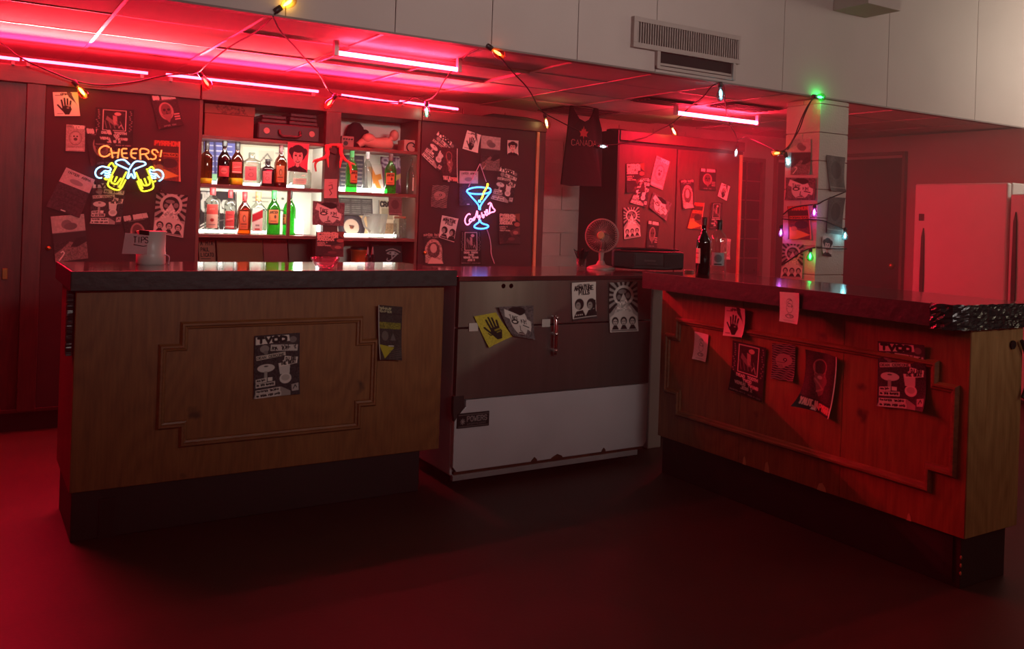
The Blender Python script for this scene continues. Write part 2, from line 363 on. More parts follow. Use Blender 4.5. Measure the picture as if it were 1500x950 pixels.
def d_inter(r):
    r.noise(.1, 14, 10); r.rect(0, .36, 1, 1, (62, 54, 60)); r.noise(.3, 15, 8, (0, .36, 1, 1)); r.ell(.5, .24, .22, .06, (140, 128, 130)); r.text('INTER ARMA', .1, .05, .8, .05, (70, 60, 62), .022); r.rect(.42, .95, .56, .975, W_)
    for y in (.5, .62, .74): r.line([(.05, y), (.95, y+.03)], .015, (44, 38, 42))
def d_yob(r):
    r.noise(.25, 16, 5); r.text('YOB', .36, .02, .6, .1, (226, 205, 200), .06); r.rect(.05, .04, .3, .09, G_); r.ell(.5, .5, .34, .27, (120, 100, 98), .82); r.ell(.5, .48, .22, .2, (180, 160, 156)); r.ell(.5, .54, .1, .06, (80, 60, 62)); r.ell(.42, .43, .05, .03, K_); r.ell(.58, .43, .05, .03, K_); r.rect(.08, .88, .92, .95, (190, 176, 170)); r.line([(.1, .82), (.9, .82)], .02, G_)
def d_skull(r):
    A = r.asp
    for i in range(16):
        r.line([(x/8, .03+i*.063+.018*sin(x*1.9+i)) for x in range(9)], .026, (150, 138, 134))
    r.ell(.52, .44, .36, .17, (150, 128, 124)); r.ell(.4, .54, .2, .14, (150, 128, 124)); r.ell(.56, .43, .09, .045, K_); r.ell(.56, .43, .03, .016, W_); r.line([(.22, .5), (.5, .52), (.62, .46)], .02, K_)
    for x in (.26, .34, .42): r.line([(x, .57), (x+.02, .65)], .018, K_)
def d_faces(r):
    r.noise(.45, 18, 7); r.ell(.5, .52, .3, .42, (205, 196, 190)); r.ell(.5, .16, .26, .14, K_)
    r.poly([(.14, .08), (.95, .5), (.88, .78), (.08, .34)], (214, 206, 200)).text('TAKE bcf', .22, .27, .55, .16, (60, 54, 54), .022, .17)
    r.ell(.35, .5, .12, .08, K_); r.ell(.35, .5, .07, .035, W_); r.line([(.62, .6), (.82, .66)], .035, K_); r.line([(.5, .62), (.48, .78), (.56, .8)], .025, K_); r.ell(.5, .88, .13, .06, (70, 40, 42)); r.line([(.4, .88), (.6, .88)], .018, W_)
    for x in (.05, .9): r.line([(x, .2), (x+.05, .9)], .03, (110, 100, 100))
def d_two(r):
    r.text('badc febacd', .25, .05, .5, .03, K_, .02); r.text('ARMATURE', .1, .1, .8, .11, K_, .045); r.text('PILLS', .28, .23, .46, .1, K_, .045)
    for x, y, f in ((.3, .58, 1), (.8, .6, -1)):
        r.ell(x, y, .19, .15, K_); r.ell(x-.05, y+.04, .1, .1, (150, 142, 136)); r.poly([(x-.28, .95), (x-.12, .76), (x+.14, .74), (x+.28, .95)], K_); r.line([(x-.09, y+.01), (x-.02, y+.01)], .02, K_)
    r.rect(.92, .5, .98, .8, K_)
    for x in (.16, .24, .32, .4): r.ell(x, .86, .022, .018, W_)
    r.rect(0, .94, 1, 1, (60, 54, 54)).rect(0, .93, 1, .945, W_)
def d_woman(r):
    r.ell(.5, .36, .37, .3, (40, 26, 34)); r.ell(.2, .3, .14, .14, (40, 26, 34)); r.ell(.8, .3, .14, .14, (40, 26, 34)); r.ell(.5, .48, .24, .26, (232, 170, 168)); r.ell(.5, .24, .26, .1, (40, 26, 34))
    for x in (.4, .6): r.ell(x, .44, .065, .028, K_); r.line([(x-.07, .385), (x+.07, .38)], .025, K_)
    r.line([(.5, .46), (.47, .56), (.53, .57)], .018, K_); r.ell(.5, .64, .11, .04, K_); r.ell(.5, .632, .08, .017, W_)
    r.poly([(.4, .7), (.6, .7), (.64, .8), (.95, .9), (1, 1), (0, 1), (.05, .9), (.36, .8)], (40, 26, 34)).noise(.6, 20, 5, (0, .82, 1, 1)); r.poly([(.42, .68), (.58, .68), (.6, .8), (.5, .84), (.4, .8)], (232, 170, 168))
def d_figure(r):
    r.noise(.35, 21, 5); r.ell(.46, .25, .2, .14, (150, 96, 96), .7); r.ell(.47, .26, .1, .1, (70, 50, 54)); r.ell(.52, .46, .2, .11, (120, 78, 80)); r.poly([(.34, .42), (.7, .42), (.62, .68), (.5, .74), (.42, .64)], (128, 84, 86)); r.line([(.36, .46), (.6, .6), (.44, .66)], .05, (165, 116, 114)); r.ell(.48, .42, .07, .03, (190, 150, 146)); r.line([(.3, .2), (.34, .4)], .03, (150, 100, 98)); r.line([(.64, .2), (.62, .4)], .03, (150, 100, 98))
    r.rect(0, .8, 1, 1, (36, 26, 30)); r.text('YAUTJA', .06, .83, .48, .1, (214, 168, 160), .042, -.0); r.text('PYRRH', .56, .85, .42, .1, (214, 130, 124), .042); r.text('AND', .36, .945, .14, .035, W_, .02); r.rect(.965, 0, 1, 1, W_)
def d_stripes(r):
    r.noise(.35, 22, 6); r.text('cdba', .05, .03, .5, .05, (170, 165, 130), .04); r.text('fbdce', .05, .09, .5, .04, (170, 165, 130), .03); r.rect(0, .14, 1, .155, K_); r.rect(.05, .31, .95, .43, (120, 116, 40)).noise(.4, 23, 6, (.05, .31, .95, .43)); r.ell(.28, .56, .14, .09, (96, 90, 84)); r.poly([(.62, .5), (.75, .64), (.5, .64)], (96, 92, 90)); r.poly([(.02, .72), (.68, .77), (.25, .98)], (170, 160, 40)); r.rect(.42, .735, .66, .75, W_)
    for i in range(5): r.line([(.45, .84+i*.035), (1, .78+i*.04)], .02, (86, 80, 74))
    r.rect(0, 0, .05, 1, (150, 144, 140))
def d_sketch(r):
    r.noise(.04, 24, 8)
    g = random.Random(3); r.ell(.5, .34, .16, .14, G_, .8); r.ell(.52, .52, .17, .16, (140, 134, 134), .75)
    for i in range(14): x, y = g.uniform(.32, .66), g.uniform(.22, .8); r.line([(x, y), (x+g.uniform(-.12, .12), y+g.uniform(-.1, .1))], .025, (110, 104, 106))
    r.ell(.52, .78, .22, .07, (120, 114, 114), .5); r.rect(.2, .92, .8, .935, (150, 146, 146))
def d_oval(r):
    r.text('bafec dbcfe', .04, .02, .92, .08, (170, 140, 134), .035); r.text('acd fbeacd', .2, .12, .6, .04, G_, .02); r.ell(.5, .6, .42, .4, (170, 140, 132)); r.rect(.1, .6, .9, .97, (170, 140, 132)); r.ell(.5, .56, .3, .26, (90, 66, 66)).noise(.45, 26, 6, (.1, .24, .9, .95)); r.ell(.5, .5, .16, .15, (190, 160, 152)); r.poly([(.2, 1), (.4, .78), (.9, .9), (.95, 1)], (205, 170, 160))
def d_triangle(r):
    r.text('PYRRHON', .04, .02, .9, .1, (205, 80, 60), .05); r.rect(0, .14, 1, .3, (70, 40, 36)); r.rect(.08, .3, .92, .4, (196, 110, 60)).text('decabfae', .1, .32, .8, .06, (80, 30, 26), .03); r.noise(.3, 27, 6, (0, .4, 1, 1)); r.ell(.6, .56, .3, .12, (60, 40, 40)); r.poly([(.05, .62), (.95, .86), (.3, 1), (.05, 1)], (226, 140, 60)); r.ell(.25, .68, .14, .07, (190, 120, 70)); r.rect(.95, 0, 1, 1, (220, 150, 120))
def d_plain(r): r.noise(.18, 30, 5); r.rect(.02, .88, 1, .9, (150, 142, 138)); r.ell(.5, .4, .3, .25, (70, 64, 64))
def d_note(r): r.line([(.35, .35), (.6, .3), (.65, .5), (.4, .55), (.6, .75), (.45, .85)], .06, (70, 40, 44)); r.line([(.4, .2), (.6, .2)], .04, (90, 60, 60))
DESIGN = dict(collage=(d_collage, (52, 48, 52)), frame=(d_frame, (34, 30, 33)), three=(d_three, (48, 36, 40)), hand=(d_hand, W_), yhand=(d_yhand, (196, 184, 62)), guru=(d_guru, (150, 144, 140)),
    mask=(d_mask, (44, 34, 37)), land=(d_land, (176, 160, 156)), inter=(d_inter, (196, 172, 172)), yob=(d_yob, (166, 146, 142)), skull=(d_skull, (48, 42, 44)), faces=(d_faces, (96, 88, 90)), two=(d_two, (214, 206, 198)),
    woman=(d_woman, (236, 96, 120)), womanw=(d_woman, (214, 190, 186)), figure=(d_figure, (66, 40, 46)), stripes=(d_stripes, (52, 48, 46)), sketch=(d_sketch, (216, 210, 208)), oval=(d_oval, (50, 40, 44)), triangle=(d_triangle, (110, 50, 44)), plain=(d_plain, (92, 86, 84)), note=(d_note, (196, 150, 148)))
def sheet_mesh(name, quad, nx, ny, rgb, curl=.004, seed=0, nrm=None):
    """sheet of paper between four corner points, bowed and with lifted corners, print coloured cell by cell"""
    TL, TR, BR, BL = [np.array(q) for q in quad]; g = random.Random(seed)
    n = np.cross(TR-TL, BL-TL); n = n/np.linalg.norm(n)
    if nrm is not None and np.dot(n, nrm) < 0: n = -n
    u = np.linspace(0, 1, nx+1)[None, :, None]; v = np.linspace(0, 1, ny+1)[:, None, None]
    P = (1-v)*((1-u)*TL+u*TR)+v*((1-u)*BL+u*BR)
    cs = [g.uniform(.2, 2.6) for _ in range(4)]; k = 5
    lift = .3*np.sin(u*pi*g.uniform(.8, 1.6)+g.random())**2+cs[0]*((1-u)*v)**k+cs[1]*(u*v)**k+.4*cs[2]*((1-u)*(1-v))**k+.4*cs[3]*(u*(1-v))**k
    P = P+n*(curl*lift+.002)
    idx = np.arange((nx+1)*(ny+1)).reshape(ny+1, nx+1)
    Fq = np.stack([idx[:-1, :-1], idx[1:, :-1], idx[1:, 1:], idx[:-1, 1:]], -1).reshape(-1, 4)
    return color_mesh(name, P.reshape(-1, 3), Fq, rgb.reshape(-1, 3))
def color_mesh(name, V, Fq, rgb):
    me = bpy.data.meshes.new(name); me.vertices.add(len(V)); me.vertices.foreach_set('co', np.asarray(V, np.float32).ravel())
    nf = len(Fq); me.loops.add(nf*4); me.polygons.add(nf)
    me.polygons.foreach_set('loop_start', np.arange(nf, dtype=np.int32)*4); me.loops.foreach_set('vertex_index', np.asarray(Fq, np.int32).ravel())
    me.polygons.foreach_set('use_smooth', np.ones(nf, bool)); me.update(calc_edges=True)
    a = me.color_attributes.new('print', 'FLOAT_COLOR', 'CORNER')
    c = np.ones((nf, 4, 4), np.float32); c[:, :, :3] = rgb[:, None, :]
    a.data.foreach_set('color', c.ravel()); me.materials.append(printed()); me.validate(); return me
RC = {}
def raster(design, nx, ny):
    k = (design, nx, ny)
    if k not in RC:
        f, bg = DESIGN[design]; r = Ras(nx, ny, bg); f(r); RC[k] = r.out()
    return RC[k]
PSEED = [0]
def poster(design, px, ax, v, label, name='gig_poster', group=None, curl=.006, dens=1.25):
    quad = [at(x, y, ax, v) for x, y in px]; PSEED[0] += 1
    wpx = (math.dist(px[0], px[1])+math.dist(px[3], px[2]))/2; hpx = (math.dist(px[0], px[3])+math.dist(px[1], px[2]))/2
    nx, ny = max(16, int(wpx*dens)), max(16, int(hpx*dens))
    me = sheet_mesh(name, quad, nx, ny, raster(design, nx, ny), curl, PSEED[0], (0, -1, 0) if ax == 'y' else (-1, 0, 0))
    return tag(put(name, me, None), label, 'poster', group)

# ------------------------------------------------------------------ shared materials
OAK = wood('oak_plywood', (142, 94, 50), (116, 72, 36))
OAKT = wood('oak_trim', (140, 94, 56), (116, 74, 42), knots=False, axis='x')
DARKW = wood('dark_stained_wood', (74, 40, 38), (52, 26, 26), rough=.55, knots=False)
PANEL = mat('dark_painted_board', (52, 34, 38), .75, var=.08, scale=3)
MAHOG = wood('mahogany_board', (78, 38, 35), (60, 28, 27), rough=.5, knots=False, axis='x')
BLACKW = mat('black_paint', (22, 21, 24), .6, var=.2, bump=.1)
TOPM = mat('dark_laminate', (58, 30, 34), .09, var=.2, scale=4, spec=.6)
EDGE = mat('black_rubber_edge', (27, 27, 30), .5, var=.25, scale=20, bump=.25, bscale=25)
FOIL = mat('black_wrap', (34, 40, 42), .22, var=.3, scale=10, bump=.9, bscale=16, stretch=(.3, 1, 2.5))
STEEL = mat('brushed_steel', (140, 132, 130), .28, 1, var=.06, scale=30, stretch=(1, 1, .05))
_sb = STEEL.node_tree.nodes['Principled BSDF']; _sb.inputs['Anisotropic'].default_value = .9; _sb.inputs['Anisotropic Rotation'].default_value = .25; _sb.inputs['Metallic'].default_value = .75
_tg = STEEL.node_tree.nodes.new('ShaderNodeTangent'); _tg.direction_type = 'RADIAL'; _tg.axis = 'Z'; STEEL.node_tree.links.new(_tg.outputs[0], _sb.inputs['Tangent'])
CHROME = mat('chrome', (210, 205, 205), .12, 1)
ENAMEL = mat('white_enamel', (196, 194, 198), .4, var=.05, scale=4)
PAINT = mat('greyed_white_paint', (186, 172, 166), .7, var=.05, scale=2, bump=.05)
BLOCK = mat('painted_block', (190, 176, 168), .75, var=.08, scale=5, bump=.35, bscale=70)
TILE = mat('ceiling_tile', (205, 190, 182), .85, var=.06, scale=8, bump=.3, bscale=120)
TBAR = mat('ceiling_bar', (196, 184, 178), .4)
FLOORM = mat('worn_red_brown_floor', (56, 33, 28), .55, var=.22, scale=2.2, bump=.06, bscale=60)
BLACKP = mat('black_plastic', (20, 19, 21), .45, var=.1)
WIREM = mat('dark_green_wire', (9, 9, 8), .7)
BRASS = mat('brass', (190, 150, 80), .3, 1)
WPAINT = mat('white_shelf_paint', (226, 222, 210), .6, var=.04)
CARD = mat('cardboard', (128, 86, 72), .8, var=.1)
CLEAR = glass('clear_glass', (228, 234, 229), edge=.38, body=.08); GREEN = glass('green_glass', (80, 210, 100), edge=.45, body=.2); AMBER = glass('amber_glass', (180, 104, 44), edge=.45, body=.15); DARKG = glass('dark_bottle_glass', (60, 30, 24), edge=.4); OLIVE = glass('olive_wine_glass', (52, 66, 34), edge=.4)
LIQ = mat('yellow_liquor', (240, 210, 36), .25); LIQA = glass('brown_liquor', (150, 80, 26), edge=.8, body=.3)

# ================================================================== SETTING
CZ = 2.257                                         # bar ceiling
fl = box('floor', (-3.5, -3, -.1), (10, 8, 0), FLOORM); struct(fl, 'worn red-brown floor of the bar room', 'floor')
struct(box('wall_back', (-3.5, 6.62, 0), (7.6, 6.8, 3.4), PAINT), 'painted block wall behind the bar cabinets', 'wall')
wb = bpy.data.objects['wall_back']
struct(box('wall_left', (-3.6, -3, 0), (-3.5, 6.8, 3.4), PAINT), 'plain wall at the left end of the bar', 'wall')
struct(box('wall_right', (7.5, 3.8, 0), (7.6, 6.62, 2.24), PAINT), 'wall behind the refrigerators', 'wall')
struct(box('wall_hall', (9.9, -3, 0), (10, 8, 3.4), PAINT), 'far wall of the hall at right', 'wall')
struct(box('wall_rear', (-3.5, -3.1, 0), (10, -3, 3.4), PAINT), 'hall wall opposite the bar', 'wall')
struct(box('wall_passage', (7.6, 6.62, 0), (9.9, 6.8, 3.4), PAINT), 'back wall beyond the refrigerators', 'wall')
struct(box('ceiling_hall', (-3.5, -3, 3.4), (10, 4.34, 3.5), PAINT), 'high hall ceiling in front of the soffit', 'ceiling')
# bar ceiling: grid bars and lay-in tiles
ce = struct(box('ceiling', (-3.5, 4.36, CZ+.03), (9.9, 6.62, CZ+.08), PAINT), 'low tiled ceiling over the bar with metal grid', 'ceiling')
T = .595; XS = [T*k for k in range(-4, 16)]; YS = [4.27, 4.865, 5.46, 6.055, 6.62]
tile_me = {}
for j in range(4):
    y0, y1 = max(YS[j], 4.34), YS[j+1]
    mb = MB().box((.0105, y0+.0105, 0), (T-.0105, y1-.0105, .012)); tile_me[j] = mb.mesh('ceiling_tile'); tile_me[j].materials.append(TILE)
    for k, x in enumerate(XS):
        if j == 1 and 1.7 < x < 2.9: continue            # light fixture here
        if (j, k) in ((2, 12), (3, 10), (3, 11), (2, 11)) : pass
        o = bpy.data.objects.new('ceiling_tile', tile_me[j]); COL.objects.link(o); o.parent = ce
        o.location = (x, 0, CZ+.001+random.uniform(0, .003)); o.rotation_euler = (random.uniform(-.001, .001), 0, 0)
for y in YS[1:4]: box('grid_bar', (-2.4, y-.009, CZ-.002), (9, y+.009, CZ+.012), TBAR, ce)
for x in XS: box('grid_bar', (x-.009, 4.34, CZ-.003), (x+.009, 6.62, CZ+.011), TBAR, ce)
# open troffer in the ceiling and the dark air slots
tf = thing('ceiling_light_fixture', 'recessed fixture with bare red tube in the bar ceiling', 'ceiling light', (2.38, 5.16, CZ))
box('housing', (1.80, 4.885, CZ+.005), (2.96, 5.445, CZ+.02), mat('fixture_grey', (150, 130, 128), .6), tf)
for a, b in (((1.79, 4.875, CZ-.012), (2.97, 4.895, CZ+.01)), ((1.79, 5.435, CZ-.012), (2.97, 5.455, CZ+.01)), ((1.79, 4.895, CZ-.012), (1.81, 5.435, CZ+.01)), ((2.95, 4.895, CZ-.012), (2.97, 5.435, CZ+.01))): box('rim', a, b, TBAR, tf)
REDL = emis('red_light_bar', (1, .013, .034), 62, True)
REDT = emis('red_light_tube', (1, .02, .055), 120, True)
ta, tb = at(492, 77, 'z', CZ-.07), at(672, 102, 'z', CZ-.07)
MB().tube([ta, tb], .012, 10).build('tube', REDT, tf)
for q_ in (ta, tb): box('end_cap', (q_.x-.012, q_.y-.014, CZ-.085), (q_.x+.012, q_.y+.014, CZ-.003), ENAMEL, tf)
tf2 = thing('ceiling_light_tube', 'bare red fluorescent tube under the ceiling near the column', 'ceiling light', (5.36, 5.69, CZ))
ta, tb = at(990, 165, 'z', CZ-.07), at(1110, 180, 'z', CZ-.07)
MB().tube([ta, tb], .015, 10).build('tube', REDT, tf2)
for q_ in (ta, tb): box('end_cap', (q_.x-.012, q_.y-.016, CZ-.09), (q_.x+.012, q_.y+.016, CZ-.006), ENAMEL, tf2)
VDARK = mat('vent_shadow_grey', (60, 48, 48), .8)
for i, (x0, x1, y0, y1, lb) in enumerate(((4.05, 4.62, 6.1, 6.5, 'dark ceiling air slot above the hanging black shirt'), (4.80, 5.32, 4.93, 5.24, 'dark ceiling air slot in front of the bare red tube'), (4.2, 4.7, 5.2, 5.42, 'dark ceiling air slot left of the bare red tube'))):
    t = thing('ceiling_vent', lb, 'vent', ((x0+x1)/2, y0, CZ), 'ceiling air slots')
    box('duct_face', (x0, y0, CZ-.010), (x1, y1, CZ-.006), VDARK, t)
    for k in range(5):
        yy = y0+(y1-y0)*(k+.5)/5; box('slat', (x0+.02, yy-.012, CZ-.016), (x1-.02, yy+.012, CZ-.011), mat('vent_slat', (96, 80, 78), .6), t)
# soffit: panels with open seams, bottom trim
so = struct(box('wall_soffit', (-3.5, 4.315, CZ-.005), (9.9, 4.34, 3.4), mat('seam_dark', (110, 96, 92), .8)), 'painted panel soffit above the bar front', 'wall')
seams = [-3.5, -2.2, -1.0, 0.2, 1.26, 1.815, 2.373, 2.935, 3.513, 4.619, 5.728, 6.85, 8.0, 9.9]
for a, b in zip(seams[:-1], seams[1:]): box('panel', (a+.002, 4.298, CZ-.002), (b-.002, 4.315, 3.395), PAINT, so, .002)
box('trim_strip', (-3.5, 4.29, CZ-.012), (9.9, 4.345, CZ-.002), mat('soffit_trim', (120, 104, 100), .6), so)
# beam box on the hall ceiling
struct(box('trim_1', (5.1, 4.0, 2.87), (5.45, 4.296, 3.395), PAINT, bevel=.004), 'shallow boxed duct under the hall ceiling', 'duct')
# column of painted blocks
colm = thing('column', 'painted concrete block column beside the right counter', 'column', (5.15, 4.45, 0)); del colm['category']; colm['kind'] = 'structure'
colm['category'] = 'column'
box('core', (5.018, 4.312, 0), (5.302, 4.604, CZ-.012), mat('mortar', (176, 162, 154), .9), colm)
z = .012; k = 0
while z < CZ-.03:
    h = min(.198, CZ-.014-z)
    cuts = [(4.30, 4.611)] if k % 2 == 0 else [(4.30, 4.452), (4.455, 4.611)]
    for a, b in cuts: box('block', (5.01, a, z), (5.309, b, z+h-.004), BLOCK, colm, .003)
    z += .2; k += 1
# painted blocks of the back wall that show between the cabinets
bm_full = MB().box((.004, 6.606, 0), (.396, 6.62, .193)).mesh('block'); bm_full.materials.append(BLOCK)
for r in range(12):
    for c in range(9):
        x = 3.0+c*.4+(.2 if r % 2 else 0)
        if x+.2 < 3.3 or x > 6.6: continue
        if not (x < 4.65 or r >= 10 or x > 6.0): continue
        if x+.4 > 6.5: continue
        zz = .02+r*.2
        if zz+.19 > CZ+.05: continue
        o = bpy.data.objects.new('block', bm_full); COL.objects.link(o); o.location = (x, 0, zz); o.parent = wb
# glass-block style window and doors at the rear right
wn = thing('window_1', 'dark gridded window beside the red sliding-door cabinet', 'window', (6.67, 6.6, .9)); wn['kind'] = 'structure'
wx0, wx1, wz0, wz1 = 6.52, 6.82, .62, 1.98
PANE = mat('dark_pane', (44, 34, 40), .15, var=.2, scale=5); MUNT = mat('muntin', (110, 70, 70), .5)
for a, b in (((wx0-.04, 6.57, wz0-.04), (wx0, 6.62, wz1+.04)), ((wx1, 6.57, wz0-.04), (wx1+.04, 6.62, wz1+.04)), ((wx0, 6.57, wz1), (wx1, 6.62, wz1+.04)), ((wx0, 6.57, wz0-.04), (wx1, 6.62, wz0))): box('frame', a, b, mat('window_frame', (120, 78, 74), .6), wn)
nr = 7; ph = (wz1-wz0)/nr; cx = [wx0, wx0+.1, wx1]
for i in range(nr):
    for a, b in zip(cx[:-1], cx[1:]): box('pane', (a+.006, 6.598, wz0+i*ph+.006), (b-.006, 6.606, wz0+(i+1)*ph-.006), PANE, wn)
    if i: box('muntin', (wx0, 6.592, wz0+i*ph-.006), (wx1, 6.598, wz0+i*ph+.006), MUNT, wn)
box('muntin', (cx[1]-.006, 6.59, wz0), (cx[1]+.006, 6.592, wz1), MUNT, wn)
dr = thing('door_1', 'dark door in the corner behind the column', 'door', (7.27, 6.6, 0)); dr['kind'] = 'structure'
DOORD = mat('dark_door', (30, 27, 25), .6)
box('leaf', (7.06, 6.59, 0), (7.47, 6.615, 2.0), DOORD, dr, .004)
for x in (7.02, 7.47): box('jamb', (x, 6.575, 0), (x+.03, 6.615, 2.03), mat('jamb_red', (120, 74, 70), .6), dr)
box('lintel', (7.02, 6.575, 2.03), (7.5, 6.615, 2.07), MATS['jamb_red'], dr)
d2 = thing('door_2', 'wide dark door on the side wall left of the refrigerators', 'door', (7.49, 5.75, 0)); d2['kind'] = 'structure'
box('leaf', (7.47, 5.40, 0), (7.495, 6.35, 2.03), DOORD, d2, .004)
for y in (5.37, 6.35): box('jamb', (7.455, y, 0), (7.498, y+.03, 2.06), mat('jamb_brown', (110, 96, 88), .6), d2)
box('lintel', (7.455, 5.37, 2.06), (7.498, 6.38, 2.09), MATS['jamb_brown'], d2)
MB().ball((7.44, 5.47, 1.0), .03).tube([(7.44, 5.47, 1), (7.47, 5.47, 1)], .01).build('knob', BRASS, d2)

# ================================================================== BACK WALL CABINETS (front at y = 6.07)
YF = 6.07; HT = 2.10
c1 = thing('wall_cabinet', 'long dark closet front carrying the beer mug neon, left of the shelves', 'cabinet', (-.3, YF, 0))
box('carcass', (-2.6, 6.10, .12), (1.255, 6.60, HT-.12), DARKW, c1)
box('plinth', (-2.6, 6.11, 0), (1.255, 6.58, .12), BLACKW, c1)
box('header', (-2.6, 6.055, 2.02), (1.255, 6.10, HT+.02), MAHOG, c1, .004)
box('stile', (.305, 6.06, .12), (.40, 6.10, 2.02), DARKW, c1, .003)
dA = box('door', (.40, 6.07, .13), (1.255, 6.10, 2.02), PANEL, c1, .003)
MB().ball((.44, 6.055, 1.068), .014).tube([(.44, 6.06, 1.068), (.44, 6.075, 1.068)], .007).build('knob', BRASS, dA)
dB = box('door', (-.66, 6.085, .13), (.305, 6.10, 2.02), DARKW, c1, .003)
box('finger_pull', (.212, 6.08, .885), (.24, 6.086, .95), mat('dull_brass', (150, 100, 60), .35, 1), dB, .003)
box('stile', (-.75, 6.06, .12), (-.66, 6.10, 2.02), DARKW, c1, .003)
box('door', (-1.7, 6.085, .13), (-.75, 6.10, 2.02), DARKW, c1, .003)
box('base_strip', (-2.6, 6.062, .115), (1.255, 6.075, .135), MAHOG, c1, .002)

c2 = thing('back_bar_shelf', 'two-bay lit bottle shelf behind the bar', 'shelf unit', (2.03, YF, 0))
X0, X1, X2, X3 = 1.262, 2.075, 2.185, 2.79; YB = 6.40
box('back_panel', (X0, YB, .9), (X3, YB+.015, 2.02), WPAINT, c2)
box('header', (X0, 6.055, 2.02), (X3, 6.10, HT+.02), MAHOG, c2, .004)
box('top_board', (X0, 6.10, 2.02), (X3, YB+.01, 2.04), DARKW, c2)
box('side', (X0-.004, 6.08, .9), (X0+.016, YB, 2.02), mat('shelf_side_brown', (96, 60, 52), .6), c2)
box('side', (X3-.016, 6.08, .9), (X3+.004, YB, 2.02), MATS['shelf_side_brown'], c2)
box('post', (X1, 6.045, .98), (X2-.005, 6.10, 2.02), DARKW, c2, .003)
box('divider', (X1+.03, 6.10, .98), (X1+.06, YB, 2.02), WPAINT, c2)
SHELF = wood('shelf_board', (110, 58, 48), (84, 42, 36), rough=.5, knots=False, axis='x')
S1, S2, S3 = 1.79, 1.478, 1.156
for zz in (S1, S2, S3):
    box('shelf_board', (X0+.016, 6.075, zz-.011), (X1+.03, YB, zz+.011), SHELF, c2, .002)
    box('shelf_board', (X1+.06, 6.075, zz-.011-.008), (X3-.016, YB, zz+.011-.008), SHELF, c2, .002)
box('bracket_post', (X1-.235, 6.08, S3+.011), (X1-.215, 6.10, S2-.011), SHELF, c2)
box('base_cabinet', (X0, 6.05, .0), (X3, 6.6, .93), DARKW, c2, .004)
box('base_top', (X0-.003, 6.03, .93), (X3+.003, 6.40, .955), mat('backbar_top', (70, 40, 38), .3), c2, .004)

c3 = thing('wall_cabinet', 'dark closet door carrying the blue cocktail glass neon, right of the shelves', 'cabinet', (3.3, YF, 0))
box('carcass', (2.797, 6.10, .12), (3.87, 6.60, HT-.08), DARKW, c3)
box('plinth', (2.797, 6.11, 0), (3.87, 6.58, .12), BLACKW, c3)
box('header', (2.797, 6.055, 2.02), (3.87, 6.10, HT), MAHOG, c3, .004)
dC = box('door', (2.80, 6.07, .13), (3.78, 6.10, 2.02), PANEL, c3, .003)
MB().ball((2.85, 6.055, 1.06), .014).tube([(2.85, 6.06, 1.06), (2.85, 6.075, 1.06)], .007).build('knob', BRASS, dC)
box('edge_strip', (3.785, 6.06, .12), (3.81, 6.10, 2.02), mat('pale_edge_wood', (196, 140, 100), .5), c3, .003)
box('stile', (3.815, 6.065, .12), (3.87, 6.10, 2.02), DARKW, c3, .003)
bx = thing('folded_tarp', 'flat black bundle lying on top of the cabinet with the cocktail neon', 'bundle', (3.55, 6.25, HT)); 
MB().prism([(3.30, 6.12, HT+.002), (3.88, 6.12, HT+.002), (3.84, 6.12, HT+.02), (3.72, 6.12, HT+.032), (3.42, 6.12, HT+.034), (3.36, 6.12, HT+.02)], (0, .3, 0)).build('cloth', BLACKP, bx, .006)

c4 = thing('wall_cabinet', 'red-lit cabinet with two postered sliding doors and a black side', 'cabinet', (5.3, YF, 0))
RW = wood('red_stained_board', (84, 42, 42), (70, 34, 35), rough=.55, knots=False)
box('carcass', (4.60, 6.10, .1), (6.04, 6.60, HT-.02), DARKW, c4)
box('side', (4.582, 6.06, 0), (4.60, 6.60, HT+.0), BLACKP, c4)
box('header', (4.60, 6.05, 2.015), (6.04, 6.10, HT), RW, c4, .004)
box('track', (4.60, 6.075, 1.985), (6.04, 6.10, 2.015), BLACKW, c4)
box('door', (4.605, 6.07, .1), (5.235, 6.085, 1.985), RW, c4, .003)
box('door', (5.255, 6.075, .1), (6.0, 6.09, 1.985), RW, c4, .003)
box('edge_strip', (6.005, 6.06, .1), (6.03, 6.10, 1.985), mat('pale_edge_wood', (196, 140, 100), .5), c4, .003)
box('gap_strip', (5.235, 6.085, .1), (5.255, 6.10, 1.985), BLACKW, c4)
MB().ball((4.72, 6.25, HT+.012), (.12, .06, .02)).build('clutter', BLACKP, c4)

# red light bars along the header
bars = [(-.75, -.2), (-.15, .26), (.275, .94), (1.045, 2.01), (2.175, 2.59), (2.605, 3.07)]
nm = ['farthest left beyond the frame', 'at the left edge above the sliding door', 'above the closet left of the beer mug neon', 'above the left shelf bay', 'above the shelf post', 'at the right end beside the cocktail closet']
for (a, b), n_ in zip(bars, nm):
    zA = 2.152 if a < 2 else 2.14; zB = 2.148 if b < 2.1 else 2.128
    t = thing('light_bar', 'glowing red light bar on the header, '+n_, 'light bar', ((a+b)/2, 6.04, 2.12), 'red light bars on the header')
    MB().tube([(a, 6.04, zA), (b, 6.04, zB)], .0085, 8).build('glowing_tube', REDL, t)
    for x in (a+.03, b-.03): box('clip', (x-.008, 6.035, 2.115), (x+.008, 6.06, min(zA, zB)-.008), ENAMEL, t)

